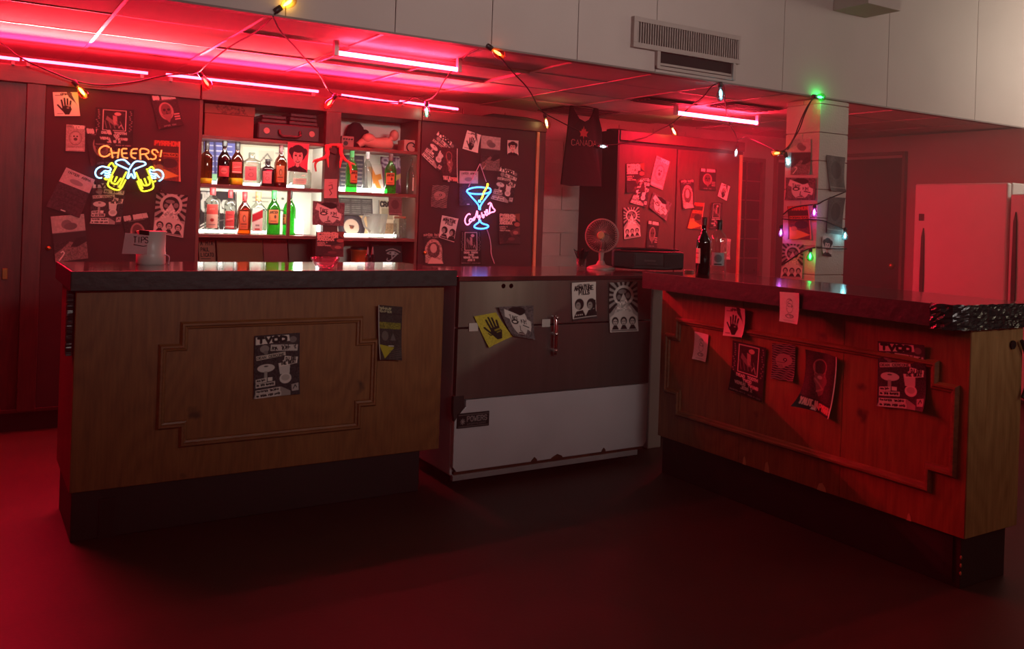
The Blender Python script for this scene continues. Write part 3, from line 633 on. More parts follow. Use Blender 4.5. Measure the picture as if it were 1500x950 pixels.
# ================================================================== LEFT COUNTER
ZT = 1.075
lc = thing('bar_counter', 'oak-fronted bar counter left of the steel freezer', 'counter', (1.2, 4.3, 0))
box('body', (.40, 4.02, .2), (1.985, 4.55, 1.0), DARKW, lc)
box('plinth', (.40, 4.02, 0), (1.90, 4.5, .2), BLACKW, lc, .004)
box('plinth_seam', (.50, 4.012, .0), (.56, 4.02, .16), BLACKP, lc)
box('front_panel', (.39, 4.0, .2), (1.992, 4.02, 1.0), OAK, lc, .003)
box('side_panel', (.39, 4.02, .2), (.40, 4.56, 1.0), mat('red_brown_side', (96, 50, 46), .6), lc)
def stepped(o, ring, ax, v, w, d, m):
    """moulding run round a ring of corners as mitred lengths, profile with a raised bead"""
    n = len(ring); area_ = sum(ring[i][0]*ring[(i+1) % n][1]-ring[(i+1) % n][0]*ring[i][1] for i in range(n))
    R = ring if area_ > 0 else ring[::-1]
    def off(k):
        res = []
        for i in range(n):
            p, c, q = [Vector(R[j % n]) for j in (i-1, i, i+1)]
            e1 = (c-p).normalized(); e2 = (q-c).normalized(); n1 = Vector((-e1.y, e1.x)); n2 = Vector((-e2.y, e2.x))
            b = (n1+n2); b = b/max(b.dot(n1), .2); res.append(c+b*k)
        return res
    prof = [(0, 0), (0, .35*d), (.25*w, d), (.5*w, d), (.62*w, .55*d), (.88*w, .45*d), (w, 0)]
    rings = [(off(k), h) for k, h in prof]
    P3 = lambda p, h: (p.x, v-h, p.y) if ax == 'y' else (v-h, p.x, p.y)
    for i in range(n):
        j = (i+1) % n; vs = []
        for rg, h in rings: vs += [P3(rg[i], h), P3(rg[j], h)]
        k = len(rings)
        fs = [(2*a, 2*a+1, 2*a+3, 2*a+2) for a in range(k-1)]
        fs += [tuple(range(0, 2*k, 2)), tuple(range(1, 2*k, 2))[::-1]]
        MB().add(vs, fs).build('moulding', m, o)
stepped(lc, [(.78, .862), (.78, .772), (.698, .772), (.698, .420), (.788, .420), (.788, .338), (1.582, .338), (1.582, .44), (1.655, .44), (1.655, .756), (1.578, .756), (1.578, .862)], 'y', 4.0, .032, .018, OAKT)
box('countertop', (.375, 3.968, 1.0), (2.035, 4.62, ZT-.004), BLACKP, lc, .004)
box('top_surface', (.378, 3.971, ZT-.004), (2.032, 4.617, ZT), TOPM, lc)
box('edge_band', (.370, 3.958, .998), (2.04, 3.968, ZT+.001), EDGE, lc, .003)
box('edge_band', (.366, 3.958, .998), (.375, 4.62, ZT+.001), EDGE, lc, .003)
MB().prism([(.366, 4.03, .99), (.366, 4.10, .99), (.366, 4.09, .74), (.366, 4.045, .735)], (.02, 0, 0)).build('tape', FOIL, lc)

# ================================================================== FREEZER
fz = thing('chest_freezer', 'steel-fronted freezer with white lower panel between the two counters', 'freezer', (2.65, 4.3, 0))
FX0, FX1 = 2.052, 3.262
box('body', (FX0, 3.99, .06), (FX1, 4.72, 1.02), ENAMEL, fz, .008)
for x in (FX0+.05, FX1-.1):
    for y in (4.06, 4.6): box('foot', (x, y, 0), (x+.05, y+.05, .06), BLACKP, fz)
box('top', (FX0-.004, 3.955, 1.02), (FX1+.004, 4.73, 1.045), mat('steel_top', (150, 110, 112), .12, .85, var=.1), fz, .003)
box('upper_door', (FX0, 3.955, .795), (FX1, 3.99, 1.02), STEEL, fz, .003)
box('lower_door', (FX0, 3.955, .44), (FX1, 3.99, .788), STEEL, fz, .003)
wp = MB().prism([(FX0+.0, 3.96, .11), (FX0+.02, 3.96, .085), (FX1-.02, 3.96, .085), (FX1, 3.96, .11), (FX1, 3.96, .435), (FX0+.06, 3.96, .435), (FX0+.06, 3.96, .40), (FX0+.015, 3.96, .36), (FX0+.0, 3.96, .34)], (0, .03, 0)).build('lower_panel', ENAMEL, fz, .003)
box('rust_gap', (FX0+.01, 3.968, .07), (FX1-.02, 3.99, .085), mat('rust', (90, 44, 26), .8, var=.4, scale=20), fz)
box('kick_strip', (FX0, 3.958, .042), (FX1-.06, 3.985, .07), mat('kick_grey', (150, 146, 148), .4), fz, .003)
for x, w_ in ((2.50, .04), (2.62, .08), (2.95, .03)):
    MB().prism([(x, 3.957, .083), (x+w_, 3.957, .083), (x+w_*.9, 3.957, .096), (x+w_*.55, 3.957, .108), (x+w_*.15, 3.957, .094)], (0, .003, 0)).build('rust_patch', MATS['rust'], fz)
MB().prism([(FX0-.012, 3.953, .46), (FX0+.045, 3.953, .46), (FX0+.05, 3.953, .40), (FX0+.02, 3.953, .365), (FX0-.004, 3.953, .335), (FX0-.012, 3.953, .38)], (0, .025, 0)).build('hinge_cover', mat('dark_hinge', (44, 34, 34), .5), fz, .002)
r = Ras(74, 26, (34, 30, 32)); r.rect(.02, .06, .98, .1, G_).rect(.02, .9, .98, .94, G_)
for a in range(4): r.line([(.15-.07*cos(a*pi/4), .55-.2*sin(a*pi/4)), (.15+.07*cos(a*pi/4), .55+.2*sin(a*pi/4))], .02, (150, 142, 142))
r.text('POWERS', .28, .22, .66, .34, (140, 132, 132), .026); r.text('bacefdabcefad', .3, .68, .6, .14, (96, 90, 90), .012)
pl = box('name_plate', (FX0+.012, 3.953, .30), (FX0+.19, 3.96, .372), BLACKP, fz)
put('name_print', sheet_mesh('name_print', [(FX0+.014, 3.952, .370), (FX0+.188, 3.952, .370), (FX0+.188, 3.952, .302), (FX0+.014, 3.952, .302)], 74, 26, r.out(), 0, 1, (0, -1, 0)), None, pl)
hd = MB().tube([(2.605, 3.925, .64), (2.605, 3.922, .66), (2.604, 3.92, .74), (2.602, 3.922, .82), (2.602, 3.93, .838)], .011, 10).build('handle', CHROME, fz)
for zz in (.66, .745, .83): MB().tube([(2.603, 3.925, zz), (2.603, 3.956, zz)], .009).ball((2.603, 3.915, zz), .011).build('handle_mount', CHROME, fz)
for x, zz, w_ in ((2.11, .795, .05), (2.535, .80, .05)): box('tape_tab', (x, 3.95, zz-.02), (x+w_, 3.955, zz+.02), mat('masking_tape', (200, 194, 186), .7), fz)
for x in (2.30, 2.345): MB().lathe([(.012, 0), (.012, .004), (.006, .004)], (x, 3.955, .995), 12, axis='y').build('lock', CHROME, fz)

# corner worktop between freezer and right counter, white end post
cw = thing('corner_worktop', 'low corner worktop carrying the boombox behind the right counter', 'worktop', (3.6, 4.5, 0))
box('top', (3.272, 4.08, 1.018), (4.0, 4.72, 1.045), TOPM, cw, .003)
box('body', (3.29, 4.32, 0), (3.98, 4.70, 1.018), BLACKW, cw)
box('end_post', (3.44, 4.16, 0), (3.54, 4.315, 1.018), ENAMEL, cw, .006)

# ================================================================== RIGHT COUNTER
rc = thing('bar_counter', 'red-lit oak bar counter at the right, nearest the camera', 'counter', (3.35, 2.9, 0))
PX = 3.171
box('body', (3.19, 1.99, .2), (3.50, 3.754, 1.0), DARKW, rc)
box('plinth', (3.195, 2.0, 0), (3.49, 3.74, .2), BLACKW, rc, .004)
box('plinth_seam', (3.187, 2.03, .02), (3.195, 2.07, .19), BLACKP, rc)
for a, b in ((1.975, 2.55), (2.552, 3.15), (3.152, 3.754)): box('front_panel', (PX, a, .2), (3.19, b, 1.0), OAK, rc, .002)
box('end_panel', (PX+.002, 1.972, .2), (3.52, 1.99, 1.0), wood('bare_plywood', (176, 140, 92), (146, 110, 66), rough=.5, coat=.05, knots=True), rc, .003)
stepped(rc, [(2.10, .848), (2.10, .768), (2.012, .768), (2.012, .418), (2.115, .418), (2.115, .335), (3.61, .335), (3.61, .44), (3.71, .44), (3.71, .758), (3.63, .758), (3.63, .848)], 'x', PX, .034, .018, wood('oak_trim_side', (140, 92, 54), (108, 66, 36), knots=False, axis='y'))
def slab(poly, z0, z1): return MB().prism([(x, y, z0) for x, y in poly], (0, 0, z1-z0))
P = [(3.05, 3.765), (3.58, 3.765), (3.58, 1.96), (3.10, 1.96), (3.062, 1.985), (3.05, 2.03)]
slab(P, 1.0, ZT-.004).build('countertop', BLACKP, rc)
slab([(x*.998+.006, y*.998+.005) for x, y in P], ZT-.004, ZT).build('top_surface', TOPM, rc)
band = [(3.05, 3.765), (3.05, 2.03), (3.062, 1.985), (3.10, 1.96)]
for a, b in zip(band[:-1], band[1:]):
    t = Vector((b[0]-a[0], b[1]-a[1])); n_ = Vector((t.y, -t.x)).normalized()*-1; n_ = n_ if n_.x < 0 or n_.y < 0 else -n_
    slab([a, b, (b[0]+n_.x*.008, b[1]+n_.y*.008), (a[0]+n_.x*.008, a[1]+n_.y*.008)], .992, ZT+.001).build('edge_band', EDGE, rc)
box('edge_band', (3.045, 3.765, .998), (3.2, 3.773, ZT+.001), EDGE, rc)
# crinkled black wrap over the near end of the edge
g = random.Random(4); mb = MB(); nu, nv = 46, 10; vs = []
pth = [Vector((3.043, 2.06)), Vector((3.043, 2.02)), Vector((3.056, 1.975)), Vector((3.10, 1.948)), Vector((3.35, 1.946)), Vector((3.62, 1.946))]
def along(t):
    L = [(pth[i+1]-pth[i]).length for i in range(len(pth)-1)]; s = t*sum(L)
    for i, l in enumerate(L):
        if s <= l or i == len(L)-1: e = (pth[i+1]-pth[i]).normalized(); return pth[i]+e*s, Vector((-abs(e.y), -abs(e.x)))
        s -= l
for j in range(nv+1):
    for i in range(nu+1):
        p, n_ = along(i/nu); k = g.uniform(0, .007)
        vs.append((p.x+n_.x*k, p.y+n_.y*k, .985+(ZT+.004-.985)*j/nv+g.uniform(-.002, .002)))
mb.add(vs, [(j*(nu+1)+i, j*(nu+1)+i+1, (j+1)*(nu+1)+i+1, (j+1)*(nu+1)+i) for j in range(nv) for i in range(nu)])
mb.build('edge_wrap', FOIL, rc)
MB().lathe([(.017, 0), (.017, .006), (.011, .007)], (3.44, 1.963, .915), 16, axis='y').build('grommet', BLACKP, rc)
cb = MB().tube([(3.50+.06*sin(a*.35)-.02, 1.955, .93-.028*a) for a in range(0, 9)], .008, 8).build('cable_loop', mat('dark_rubber', (36, 30, 30), .5), rc)
for y, zz, w_, h in ((2.95, .2, .03, .05), (2.62, .2, .05, .035), (3.1, .2, .02, .04), (2.2, .2, .02, .03)):
    MB().prism([(PX-.0012, y, zz), (PX-.0012, y+w_, zz), (PX-.0012, y+w_*.8, zz+h*.8), (PX-.0012, y+w_*.45, zz+h), (PX-.0012, y+w_*.1, zz+h*.5)], (.002, 0, 0)).build('paint_chip', mat('bare_chip', (180, 146, 104), .8), rc)
for y, zz in ((1.999, .12), (1.999, .09), (1.999, .06)):
    MB().ball((3.195, y, zz), (.004, .004, .008)).build('paint_chip', MATS['bare_chip'], rc)

# ================================================================== POSTERS
YP = YF-.003
CH = 'on the closet door around the beer mug neon'
for d, q, lb in [
 ('hand', [(77,135),(114,135),(117,170),(80,170)], 'small pale flyer with a black hand, top left of the beer mug neon panel'),
 ('mask', [(124,187),(165,190),(172,240),(133,243)], 'dark mask poster half hidden behind the framed-picture poster above the CHEERS sign'),
 ('frame', [(140,157),(196,161),(194,216),(138,213)], 'dark poster with a framed picture directly above the CHEERS lettering'),
 ('yob', [(97,182),(125,184),(124,222),(96,221)], 'small faded poster with large three-letter heading left of the CHEERS sign'),
 ('mask', [(220,140),(258,138),(268,183),(232,189)], 'tilted dark mask poster at top right of the beer mug neon panel'),
 ('triangle', [(225,205),(264,207),(264,266),(222,262)], 'orange and red poster behind the right neon hand'),
 ('guru', [(229,282),(275,286),(268,348),(224,340)], 'sunburst poster with three heads, lower right of the beer mug neon'),
 ('mask', [(178,316),(218,310),(226,366),(190,374)], 'dark mask poster partly behind the tip jug'),
 ('collage', [(135,266),(186,268),(177,329),(131,327)], 'black and white bathroom collage flyer right below the left neon mug'),
 ('land', [(74,317),(123,313),(129,378),(81,384)], 'landscape poster hanging over the left end of the oak counter'),
 ('inter', [(97,245),(139,263),(116,319),(67,302)], 'strongly tilted poster with pale top, left of the left neon hand')]:
    poster(d, q, 'y', YP, lb, group='posters on the beer neon panel')
for d, q, lb in [
 ('collage', [(642,191),(668.6,213),(643,252),(616.6,226)], 'tilted bathroom collage flyer at top left of the cocktail neon panel'),
 ('figure', [(646.5,215),(669.7,217.6),(670,268),(647.6,266)], 'dark figure poster overlapping the tilted collage left of the cocktail neon'),
 ('hand', [(684,190.6),(704,197.7),(699,224),(677,217.6)], 'small bright tilted hand flyer at the top of the cocktail neon panel'),
 ('land', [(704.6,198),(733,201.7),(731,250.7),(703,248.5)], 'landscape poster just above the cocktail neon'),
 ('womanw', [(743,205),(759,206),(758.5,228),(742.6,226.4)], 'tiny pale portrait card at the top right of the cocktail neon panel'),
 ('inter', [(672.6,250),(700,250.7),(699.5,300.5),(672,301)], 'upright poster with pale top, lit blue behind the neon glass'),
 ('collage', [(732.7,243),(760,252),(749.7,299),(718,290.5)], 'tilted bathroom collage flyer right of the neon glass'),
 ('skull', [(633,270.6),(657.5,271.7),(653,305),(630,302.7)], 'small skull and waves print left of the neon glass'),
 ('two', [(647,315),(671,320),(664,356),(642,349)], 'white flyer with two heads, lower left of the cocktail neon'),
 ('oval', [(619,341),(650,341),(650,386),(620,386)], 'dark poster with an oval portrait at the bottom left of the cocktail neon panel'),
 ('frame', [(675,338),(704,338),(705,387),(674,387)], 'dark poster with framed picture under the neon glass foot'),
 ('three', [(730,311.5),(761,312.6),(761,357),(730.5,357)], 'red-brown poster with three bold text lines right of the neon foot')]:
    poster(d, q, 'y', YP, lb, group='posters on the cocktail neon panel')
for d, q, lb in [
 ('three', [(917,239),(943,238.5),(943.5,281.5),(917,282)], 'poster with three bold text lines at top left of the red sliding doors'),
 ('collage', [(938,261),(954,260),(946,303),(922,296)], 'crooked collage flyer tucked between two posters on the left sliding door'),
 ('yob', [(961.5,227.6),(981,236.5),(970,278),(951,270.5)], 'tilted poster with three-letter heading on the left red sliding door'),
 ('faces', [(956,281),(984,298),(975,323),(950,304)], 'tilted face collage in the middle of the left red sliding door'),
 ('guru', [(912.6,304),(936,303),(938,346),(914,350)], 'sunburst poster above the boombox on the left red sliding door'),
 ('mask', [(949,322),(966,325),(961.5,363),(946,362)], 'narrow mask poster low on the left red sliding door'),
 ('mask', [(1025.5,246),(1049,248),(1048,279),(1024,277)], 'mask poster at the top of the right red sliding door'),
 ('hand', [(1056.6,267.5),(1069,273),(1064,294),(1051,287)], 'small tilted hand flyer at the right edge of the right red sliding door'),
 ('triangle', [(1017,296),(1031,297),(1027,336),(1006,334)], 'bright triangle poster behind the wine bottle on the right red sliding door'),
 ('oval', [(996,263),(1016,262),(1016,304),(999,306)], 'oval portrait poster at the left of the right red sliding door'),
 ('frame', [(1041.5,296.6),(1058,296.6),(1056.6,334.5),(1038,335)], 'framed-picture poster above the clear bottle on the right red sliding door'),
 ('yob', [(1056,348),(1070,350),(1068,380),(1054,380)], 'lowest flyer on the right sliding door, seen behind the clear bottle')]:
    poster(d, q, 'y', YP if q[0][0] < 992 else YP+.004, lb, group='posters on the red sliding doors', dens=1.5)
for d, q, lb in [
 ('land', [(1160,204),(1188.6,203.4),(1188,255.5),(1159,256)], 'landscape poster topmost on the red-lit face of the column'),
 ('faces', [(1152,260),(1196,260.6),(1195,293),(1151,293)], 'wide face collage on the red-lit face of the column'),
 ('triangle', [(1154,302),(1185,300.7),(1190,351),(1156,350)], 'triangle poster with orange wedge behind the wire on the column'),
 ('guru', [(1147,356),(1178,358),(1176,407.7),(1144,406.5)], 'sunburst poster lowest on the red-lit face of the column')]:
    poster(d, q, 'x', 5.006, lb, group='posters on the column')
for d, q, lb in [
 ('plain', [(1209.5,226.6),(1237,230.5),(1235,281.5),(1214.6,279)], 'grey curling sheet, upper one on the shaded face of the column'),
 ('plain', [(1214,288),(1236,289.6),(1231.5,344),(1209,340.5)], 'dark grey sheet, middle one on the shaded face of the column'),
 ('womanw', [(1203.8,345),(1221,348),(1217,376),(1203.4,373)], 'small portrait cut-out, lowest on the shaded face of the column')]:
    poster(d, q, 'y', 4.296, lb, group='sheets on the shaded column face', curl=.012)
poster('collage', [(372.7,491.5),(438.7,486.7),(438,576),(371,584)], 'y', 3.996, 'bathroom collage poster in the middle of the left oak counter front')
poster('stripes', [(553,446),(589,449),(587,527),(555,526)], 'y', 3.975, 'dark flyer with yellow bands over the moulding of the left counter', curl=.01)
poster('yhand', [(694,463),(725.5,457),(749,491.7),(715,508.7)], 'y', 3.951, 'yellow flyer with a black hand on the steel freezer', curl=.012)
poster('faces', [(729,449),(780,447),(782,497),(748,491)], 'y', 3.946, 'crumpled face collage overlapping the yellow flyer on the freezer', curl=.01)
poster('two', [(837,414),(872,412),(873,465),(838,470)], 'y', 3.951, 'white flyer with two heads taped to the steel freezer')
poster('guru', [(892,413.7),(932.7,412),(934.4,484.7),(892,486.5)], 'y', 3.951, 'sunburst poster with three heads on the steel freezer')
poster('hand', [(1063,448.5),(1093.6,452),(1090,494),(1060,491)], 'x', PX-.02, 'pale hand flyer over the moulding of the right counter', curl=.012)
poster('sketch', [(1019,485),(1039,490),(1035,530),(1016,525)], 'x', PX-.003, 'small white sketch card at the far left of the right counter front')
poster('sketch', [(1143,427),(1172,429),(1170,475),(1143,470)], 'x', 3.036, 'white sketch card hanging from the dark edge of the right counter')
poster('frame', [(1074.6,498),(1123.5,509),(1117,589),(1070,570)], 'x', PX-.004, 'large dark framed-picture poster on the right counter front')
poster('skull', [(1132,502.5),(1166.5,505),(1164.6,559),(1131.5,553.7)], 'x', PX-.004, 'skull and waves print on the right counter front')
poster('figure', [(1184.5,511),(1231,522.4),(1218.6,613),(1175,592.5)], 'x', PX-.004, 'dark figure poster peeling off the right counter front', curl=.03)
poster('collage', [(1287,499),(1357,505),(1359,602),(1286,594)], 'x', PX-.004, 'bathroom collage poster at the near end of the right counter front', curl=.012)
poster('faces', [(458,294),(505,297),(503,331),(457,329)], 'y', 6.036, 'face collage pinned across the shelf post', curl=.004)
poster('three', [(463,339),(504,339),(502,376),(462,374)], 'y', 6.034, 'poster with three bold text lines on the shelf post above the glass bowl')
poster('note', [(475,262),(494,262),(493,290),(474,290)], 'y', 6.04, 'small pink note on the shelf post under the antlers')
poster('woman', [(421,208),(453,211),(449,253),(421,250)], 'y', 6.068, 'pink portrait of a curly-haired woman hanging in the left shelf bay')

# ================================================================== SHELF LIGHTS AND CONTENTS
WL = emis('white_shelf_light', (1, .97, .86), 9, True)
for x0, x1, zz, lb in ((X0+.04, X1-.05, S2+.011, 'upper left bay'), (X0+.04, X1-.3, S3+.011, 'lower left bay'), (X2+.02, X3-.06, S3+.003, 'lower right bay')):
    t = thing('shelf_light', 'white light stick behind the bottles in the '+lb, 'light', ((x0+x1)/2, 6.29, zz), 'shelf light sticks')
    MB().tube([(x0, 6.29, zz+.014), (x1, 6.29, zz+.014)], .010, 8).build('glowing_tube', WL, t)
    for x in (x0, x1): box('end_cap', (x-.012, 6.279, zz), (x+.012, 6.301, zz+.027), ENAMEL, t)
WL2 = emis('white_shelf_light_front', (1, .98, .9), 12, True)
t = thing('shelf_light', 'bright white light stick in front of the bottles in the upper right bay', 'light', (2.45, 6.12, S2+.003), 'shelf light sticks')
zz = S2+.003
MB().tube([(X2+.01, 6.30, zz+.02), (2.645, 6.30, zz+.02)], .016, 10).build('glowing_tube', WL2, t)
for x in (X2+.012, 2.645): box('end_cap', (x-.01, 6.284, zz), (x+.01, 6.316, zz+.038), ENAMEL, t)
for px_, lb in ((438, 'between the green bottles and the shelf bracket'), (470, 'at the right end of the lower left bay beside the post')):
    p = at(px_, 346, 'y', 6.2); p.z = S3+.011
    t = thing('puck_lamp', 'small bright cylinder lamp '+lb, 'lamp', p)
    MB().lathe([(.03, 0), (.03, .012)], p, 16).build('base', ENAMEL, t)
    MB().lathe([(.026, .012), (.027, .06), (.027, .10), (.02, .108)], p, 16).build('glowing_shade', emis('lamp_shade', (1, .99, .93), 20, True), t)

def label_print(kind):
    r = Ras(18, 26, (214, 130, 84))
    if kind == 'irish': r.rect(0, 0, 1, .05, (60, 90, 50)).text('JAMESON', .08, .12, .84, .16, (60, 34, 24), .05).ell(.66, .48, .1, .12, (90, 30, 26)).rect(.2, .75, .8, .79, (90, 60, 40)).rect(0, .9, 1, 1, (40, 30, 28))
    elif kind == 'rum': r = Ras(18, 36, (226, 190, 170)); r.rect(0, 0, 1, .42, (214, 84, 78)).text('bad', .28, .16, .44, .07, (236, 150, 140), .03).ell(.5, .66, .16, .07, (170, 40, 40)).rect(.2, .84, .8, .87, G_)
    elif kind == 'red': r = Ras(18, 26, (206, 74, 74)); r.text('dcafb', .2, .16, .6, .1, (140, 34, 40), .03).line([(.15, .5), (.85, .42)], .04, (240, 190, 180)).line([(.15, .62), (.85, .55)], .04, (120, 24, 30)).rect(0, .86, 1, .92, W_)
    elif kind == 'head': r = Ras(18, 26, (200, 92, 62)); r.ell(.52, .4, .2, .2, (110, 44, 34)).ell(.54, .42, .12, .14, (200, 110, 80)).rect(.15, .68, .85, .74, (90, 34, 28)).rect(.2, .84, .8, .87, (120, 60, 44))
    elif kind == 'pink': r = Ras(18, 26, (214, 116, 124)); r.text('cbf', .3, .16, .4, .1, (150, 60, 70), .035).ell(.5, .6, .22, .16, (170, 76, 84), .6)
    elif kind == 'round': r = Ras(18, 18, (196, 60, 70)); r.ell(.5, .45, .3, .3, (226, 110, 110)).line([(.3, .5), (.7, .5)], .08, (120, 26, 34))
    elif kind == 'cream': r = Ras(18, 26, (226, 214, 196)); r.rect(.15, .3, .85, .36, G_).rect(.15, .6, .85, .66, (190, 120, 60))
    elif kind == 'band': r = Ras(20, 26, (226, 222, 214)); r.poly([(0, .28), (1, .05), (1, .42), (0, .62)], (176, 34, 44)).rect(.3, .72, .7, .78, G_).rect(.25, .88, .75, .95, (176, 34, 44))
    elif kind == 'seal': r = Ras(18, 26, (150, 150, 152)); r.ell(.5, .45, .3, .3, (96, 96, 100)).rect(.2, .85, .8, .95, K_)
    return r
LAB = {k: label_print(k) for k in ('irish', 'rum', 'red', 'head', 'pink', 'round', 'cream', 'band', 'seal')}
def bottle(loc, rad, h, gl, lab, label, sq=2.0, kind='spirit', capm=None, liquid=None, turn=0, lz=(.16, .52), group='bottles on the lit shelf'):
    """a lathe bottle: glass, paper label wrapped on the side facing the room, cap and liquor as parts"""
    b = thing('liquor_bottle', label, 'bottle', loc, group)
    rn = rad*.34
    if kind == 'wine': prof = [(.9*rad, 0), (rad, .02*h), (rad, .55*h), (.93*rad, .61*h), (.6*rad, .69*h), (rn, .76*h), (rn*.95, .93*h), (rn*1.12, .94*h), (rn*1.12, .97*h)]
    elif kind == 'flat': prof = [(.94*rad, 0), (rad, .02*h), (rad, .62*h), (.9*rad, .67*h), (rn, .75*h), (rn, .9*h)]
    elif kind == 'jar': prof = [(.9*rad, 0), (rad, .04*h), (rad, .8*h), (.85*rad, .88*h), (.85*rad, .95*h)]
    elif kind == 'tall': prof = [(.94*rad, 0), (rad, .015*h), (rad, .66*h), (.88*rad, .72*h), (.5*rad, .78*h), (rn, .82*h), (rn, .93*h)]
    else: prof = [(.94*rad, 0), (rad, .015*h), (rad, .52*h), (.97*rad, .57*h), (.78*rad, .65*h), (.45*rad, .72*h), (rn, .77*h), (rn, .9*h)]
    P3 = [(r_, z_+.0005) for r_, z_ in prof]
    MB().lathe(P3, loc, 24, sq).build('glass', gl, b)
    zt = prof[-1][1]
    if capm: MB().lathe([(rn*1.15, zt-.11*h if kind not in ('jar',) else zt), (rn*1.18, zt-.01*h), (rn*1.18, h), (rn*.9, h+.001)], loc, 14).build('cap', capm, b)
    if liquid: MB().lathe([(.95*prof[0][0], .004*h), (1.006*rad, .02*h), (1.006*rad, liquid[1]*h), (.98*rad, liquid[1]*h+.001)], loc, 24, sq).build('liquid', liquid[0], b)
    if lab:
        r_ = LAB[lab]; a0 = atan2(-loc[1], -loc[0])+turn; wd = .62 if sq > 2.5 else .8; V = []; nx, ny = r_.nx, r_.ny
        for j in range(ny+1):
            for i in range(nx+1):
                a = a0-wd+2*wd*i/nx; ca, sa = cos(a), sin(a); q = rad*1.012/((abs(ca)**sq+abs(sa)**sq)**(1/sq))
                V.append((loc[0]+q*ca, loc[1]+q*sa, loc[2]+h*(lz[1]+(lz[0]-lz[1])*j/ny)))
        ix = np.arange((nx+1)*(ny+1)).reshape(ny+1, nx+1)
        Fq = np.stack([ix[:-1, :-1], ix[1:, :-1], ix[1:, 1:], ix[:-1, 1:]], -1).reshape(-1, 4)
        put('paper_label', color_mesh('paper_label', V, Fq, r_.out().reshape(-1, 3)), None, b)
    return b
REDC = mat('red_cap', (190, 40, 46), .4); BLKC = mat('black_cap', (26, 22, 24), .4); CORK = mat('cork', (190, 130, 86), .8); GRNC = mat('green_cap', (50, 150, 70), .4); DRC = mat('dark_red_foil', (80, 26, 30), .45); SILC = mat('clear_stopper', (190, 186, 184), .3)
def sb(px, ytop, wpx, zbase, *a, y=6.2, **k):
    p = at(px, 280, 'y', y); m = ppm(p); top = at(px, ytop, 'y', y).z
    return bottle((p.x, p.y, zbase), wpx*m/2, top-zbase, *a, **k)
zA, zB, zC, zD = S2+.0115, S3+.0115, S2+.0035, S3+.0035
sb(301, 206, 17, zA, AMBER, None, 'amber whisky bottle at the left end of the upper left shelf', kind='flat', capm=BLKC, liquid=(LIQ, .13))
sb(327, 205, 19, zA, DARKG, 'round', 'dark wine bottle with round red label on the upper left shelf', kind='wine', capm=BLKC, lz=(.18, .42))
sb(346, 206, 18, zA, AMBER, 'red', 'dark amber bottle with glowing yellow bottom on the upper left shelf', capm=BLKC, liquid=(LIQ, .16), lz=(.27, .52))
sb(367, 218, 24, zA, CLEAR, 'pink', 'wide clear decanter bottle with pink label on the upper left shelf', sq=5, kind='flat', capm=None, lz=(.15, .52))
sb(391, 233, 19, zA, DARKG, 'pink', 'short square black bottle on the upper left shelf', sq=5, kind='flat', capm=BLKC, lz=(.12, .56))
sb(410, 211, 17, zA, AMBER, 'head', 'square amber whiskey bottle beside the pink portrait', sq=4, capm=DRC, lz=(.12, .5), liquid=(LIQA, .1))
sb(439, 247, 28, zA, CLEAR, 'cream', 'clear glass jar hidden behind the pink portrait', sq=5, kind='jar', lz=(.2, .5))
sb(312, 273, 21, zB, CLEAR, 'rum', 'tall clear rum bottle with red cap, first on the lower left shelf', kind='tall', capm=REDC, lz=(.12, .62))
sb(338, 278, 17, zB, CLEAR, 'red', 'clear vodka bottle with red label, second on the lower left shelf', kind='tall', capm=REDC, lz=(.12, .52))
sb(359, 281, 18, zB, AMBER, 'head', 'brown whiskey bottle with orange label, third on the lower left shelf', sq=4, capm=REDC, lz=(.12, .54))
sb(379, 281, 21, zB, CLEAR, 'band', 'square clear bottle with slanted red band on the lower left shelf', sq=6, kind='spirit', capm=CORK, lz=(.08, .62))
sb(402, 277, 19, zB, GREEN, 'irish', 'green whiskey bottle with orange label facing out on the lower left shelf', capm=GRNC, lz=(.22, .56))
sb(425, 276, 18, zB, GREEN, 'irish', 'green whiskey bottle turned sideways with long black neck on the lower left shelf', capm=BLKC, lz=(.22, .45), turn=-1.3)
sb(514, 217, 17, zC, GREEN, 'irish', 'green whiskey bottle behind the antler in the upper right bay', capm=GRNC, lz=(.18, .5), turn=.6, y=6.17)
sb(537, 219, 15, zC, CLEAR, None, 'clear slim bottle with pale stopper in the upper right bay', capm=SILC, y=6.17)
sb(571, 222, 17, zC, GREEN, 'irish', 'green whiskey bottle in the middle of the upper right bay', capm=DRC, lz=(.18, .5), y=6.17)
sb(603, 230, 17, zC, CLEAR, 'cream', 'clear bottle at the right end of the upper right bay', kind='wine', lz=(.1, .45), turn=.9, y=6.17)

def board(name, cat, px, y, label, fn=None, bg=None, nx=40, m=None, lean=.03, thick=.006):
    """a sleeve, print or board leaning against something, from the pixels of its face at depth y"""
    q = [at(a, b, 'y', y) for a, b in px]; q[0].y += lean; q[1].y += lean
    t = thing(name, label, cat, (q[3]+q[2])/2)
    MB().prism([q[3], q[2], q[1], q[0]], (0, thick, 0)).build('board', m or mat('sleeve_back', (90, 84, 82), .8), t)
    if fn:
        h = (q[0]-q[3]).length/(q[1]-q[0]).length; r = Ras(nx, max(10, int(nx*h)), bg); fn(r)
        put('cover_print', sheet_mesh('cover_print', [v-Vector((0, .0005, 0)) for v in q], r.nx, r.ny, r.out(), 0, 1, (0, -1, 0)), None, t)
    return t
def f_blue(r):
    for i in range(7): r.rect(.08, .08+i*.13, .9, .11+i*.13, (214, 216, 230))
    r.rect(.3, .0, .38, 1, (60, 60, 110)).rect(0, .8, .6, .95, (160, 220, 170))
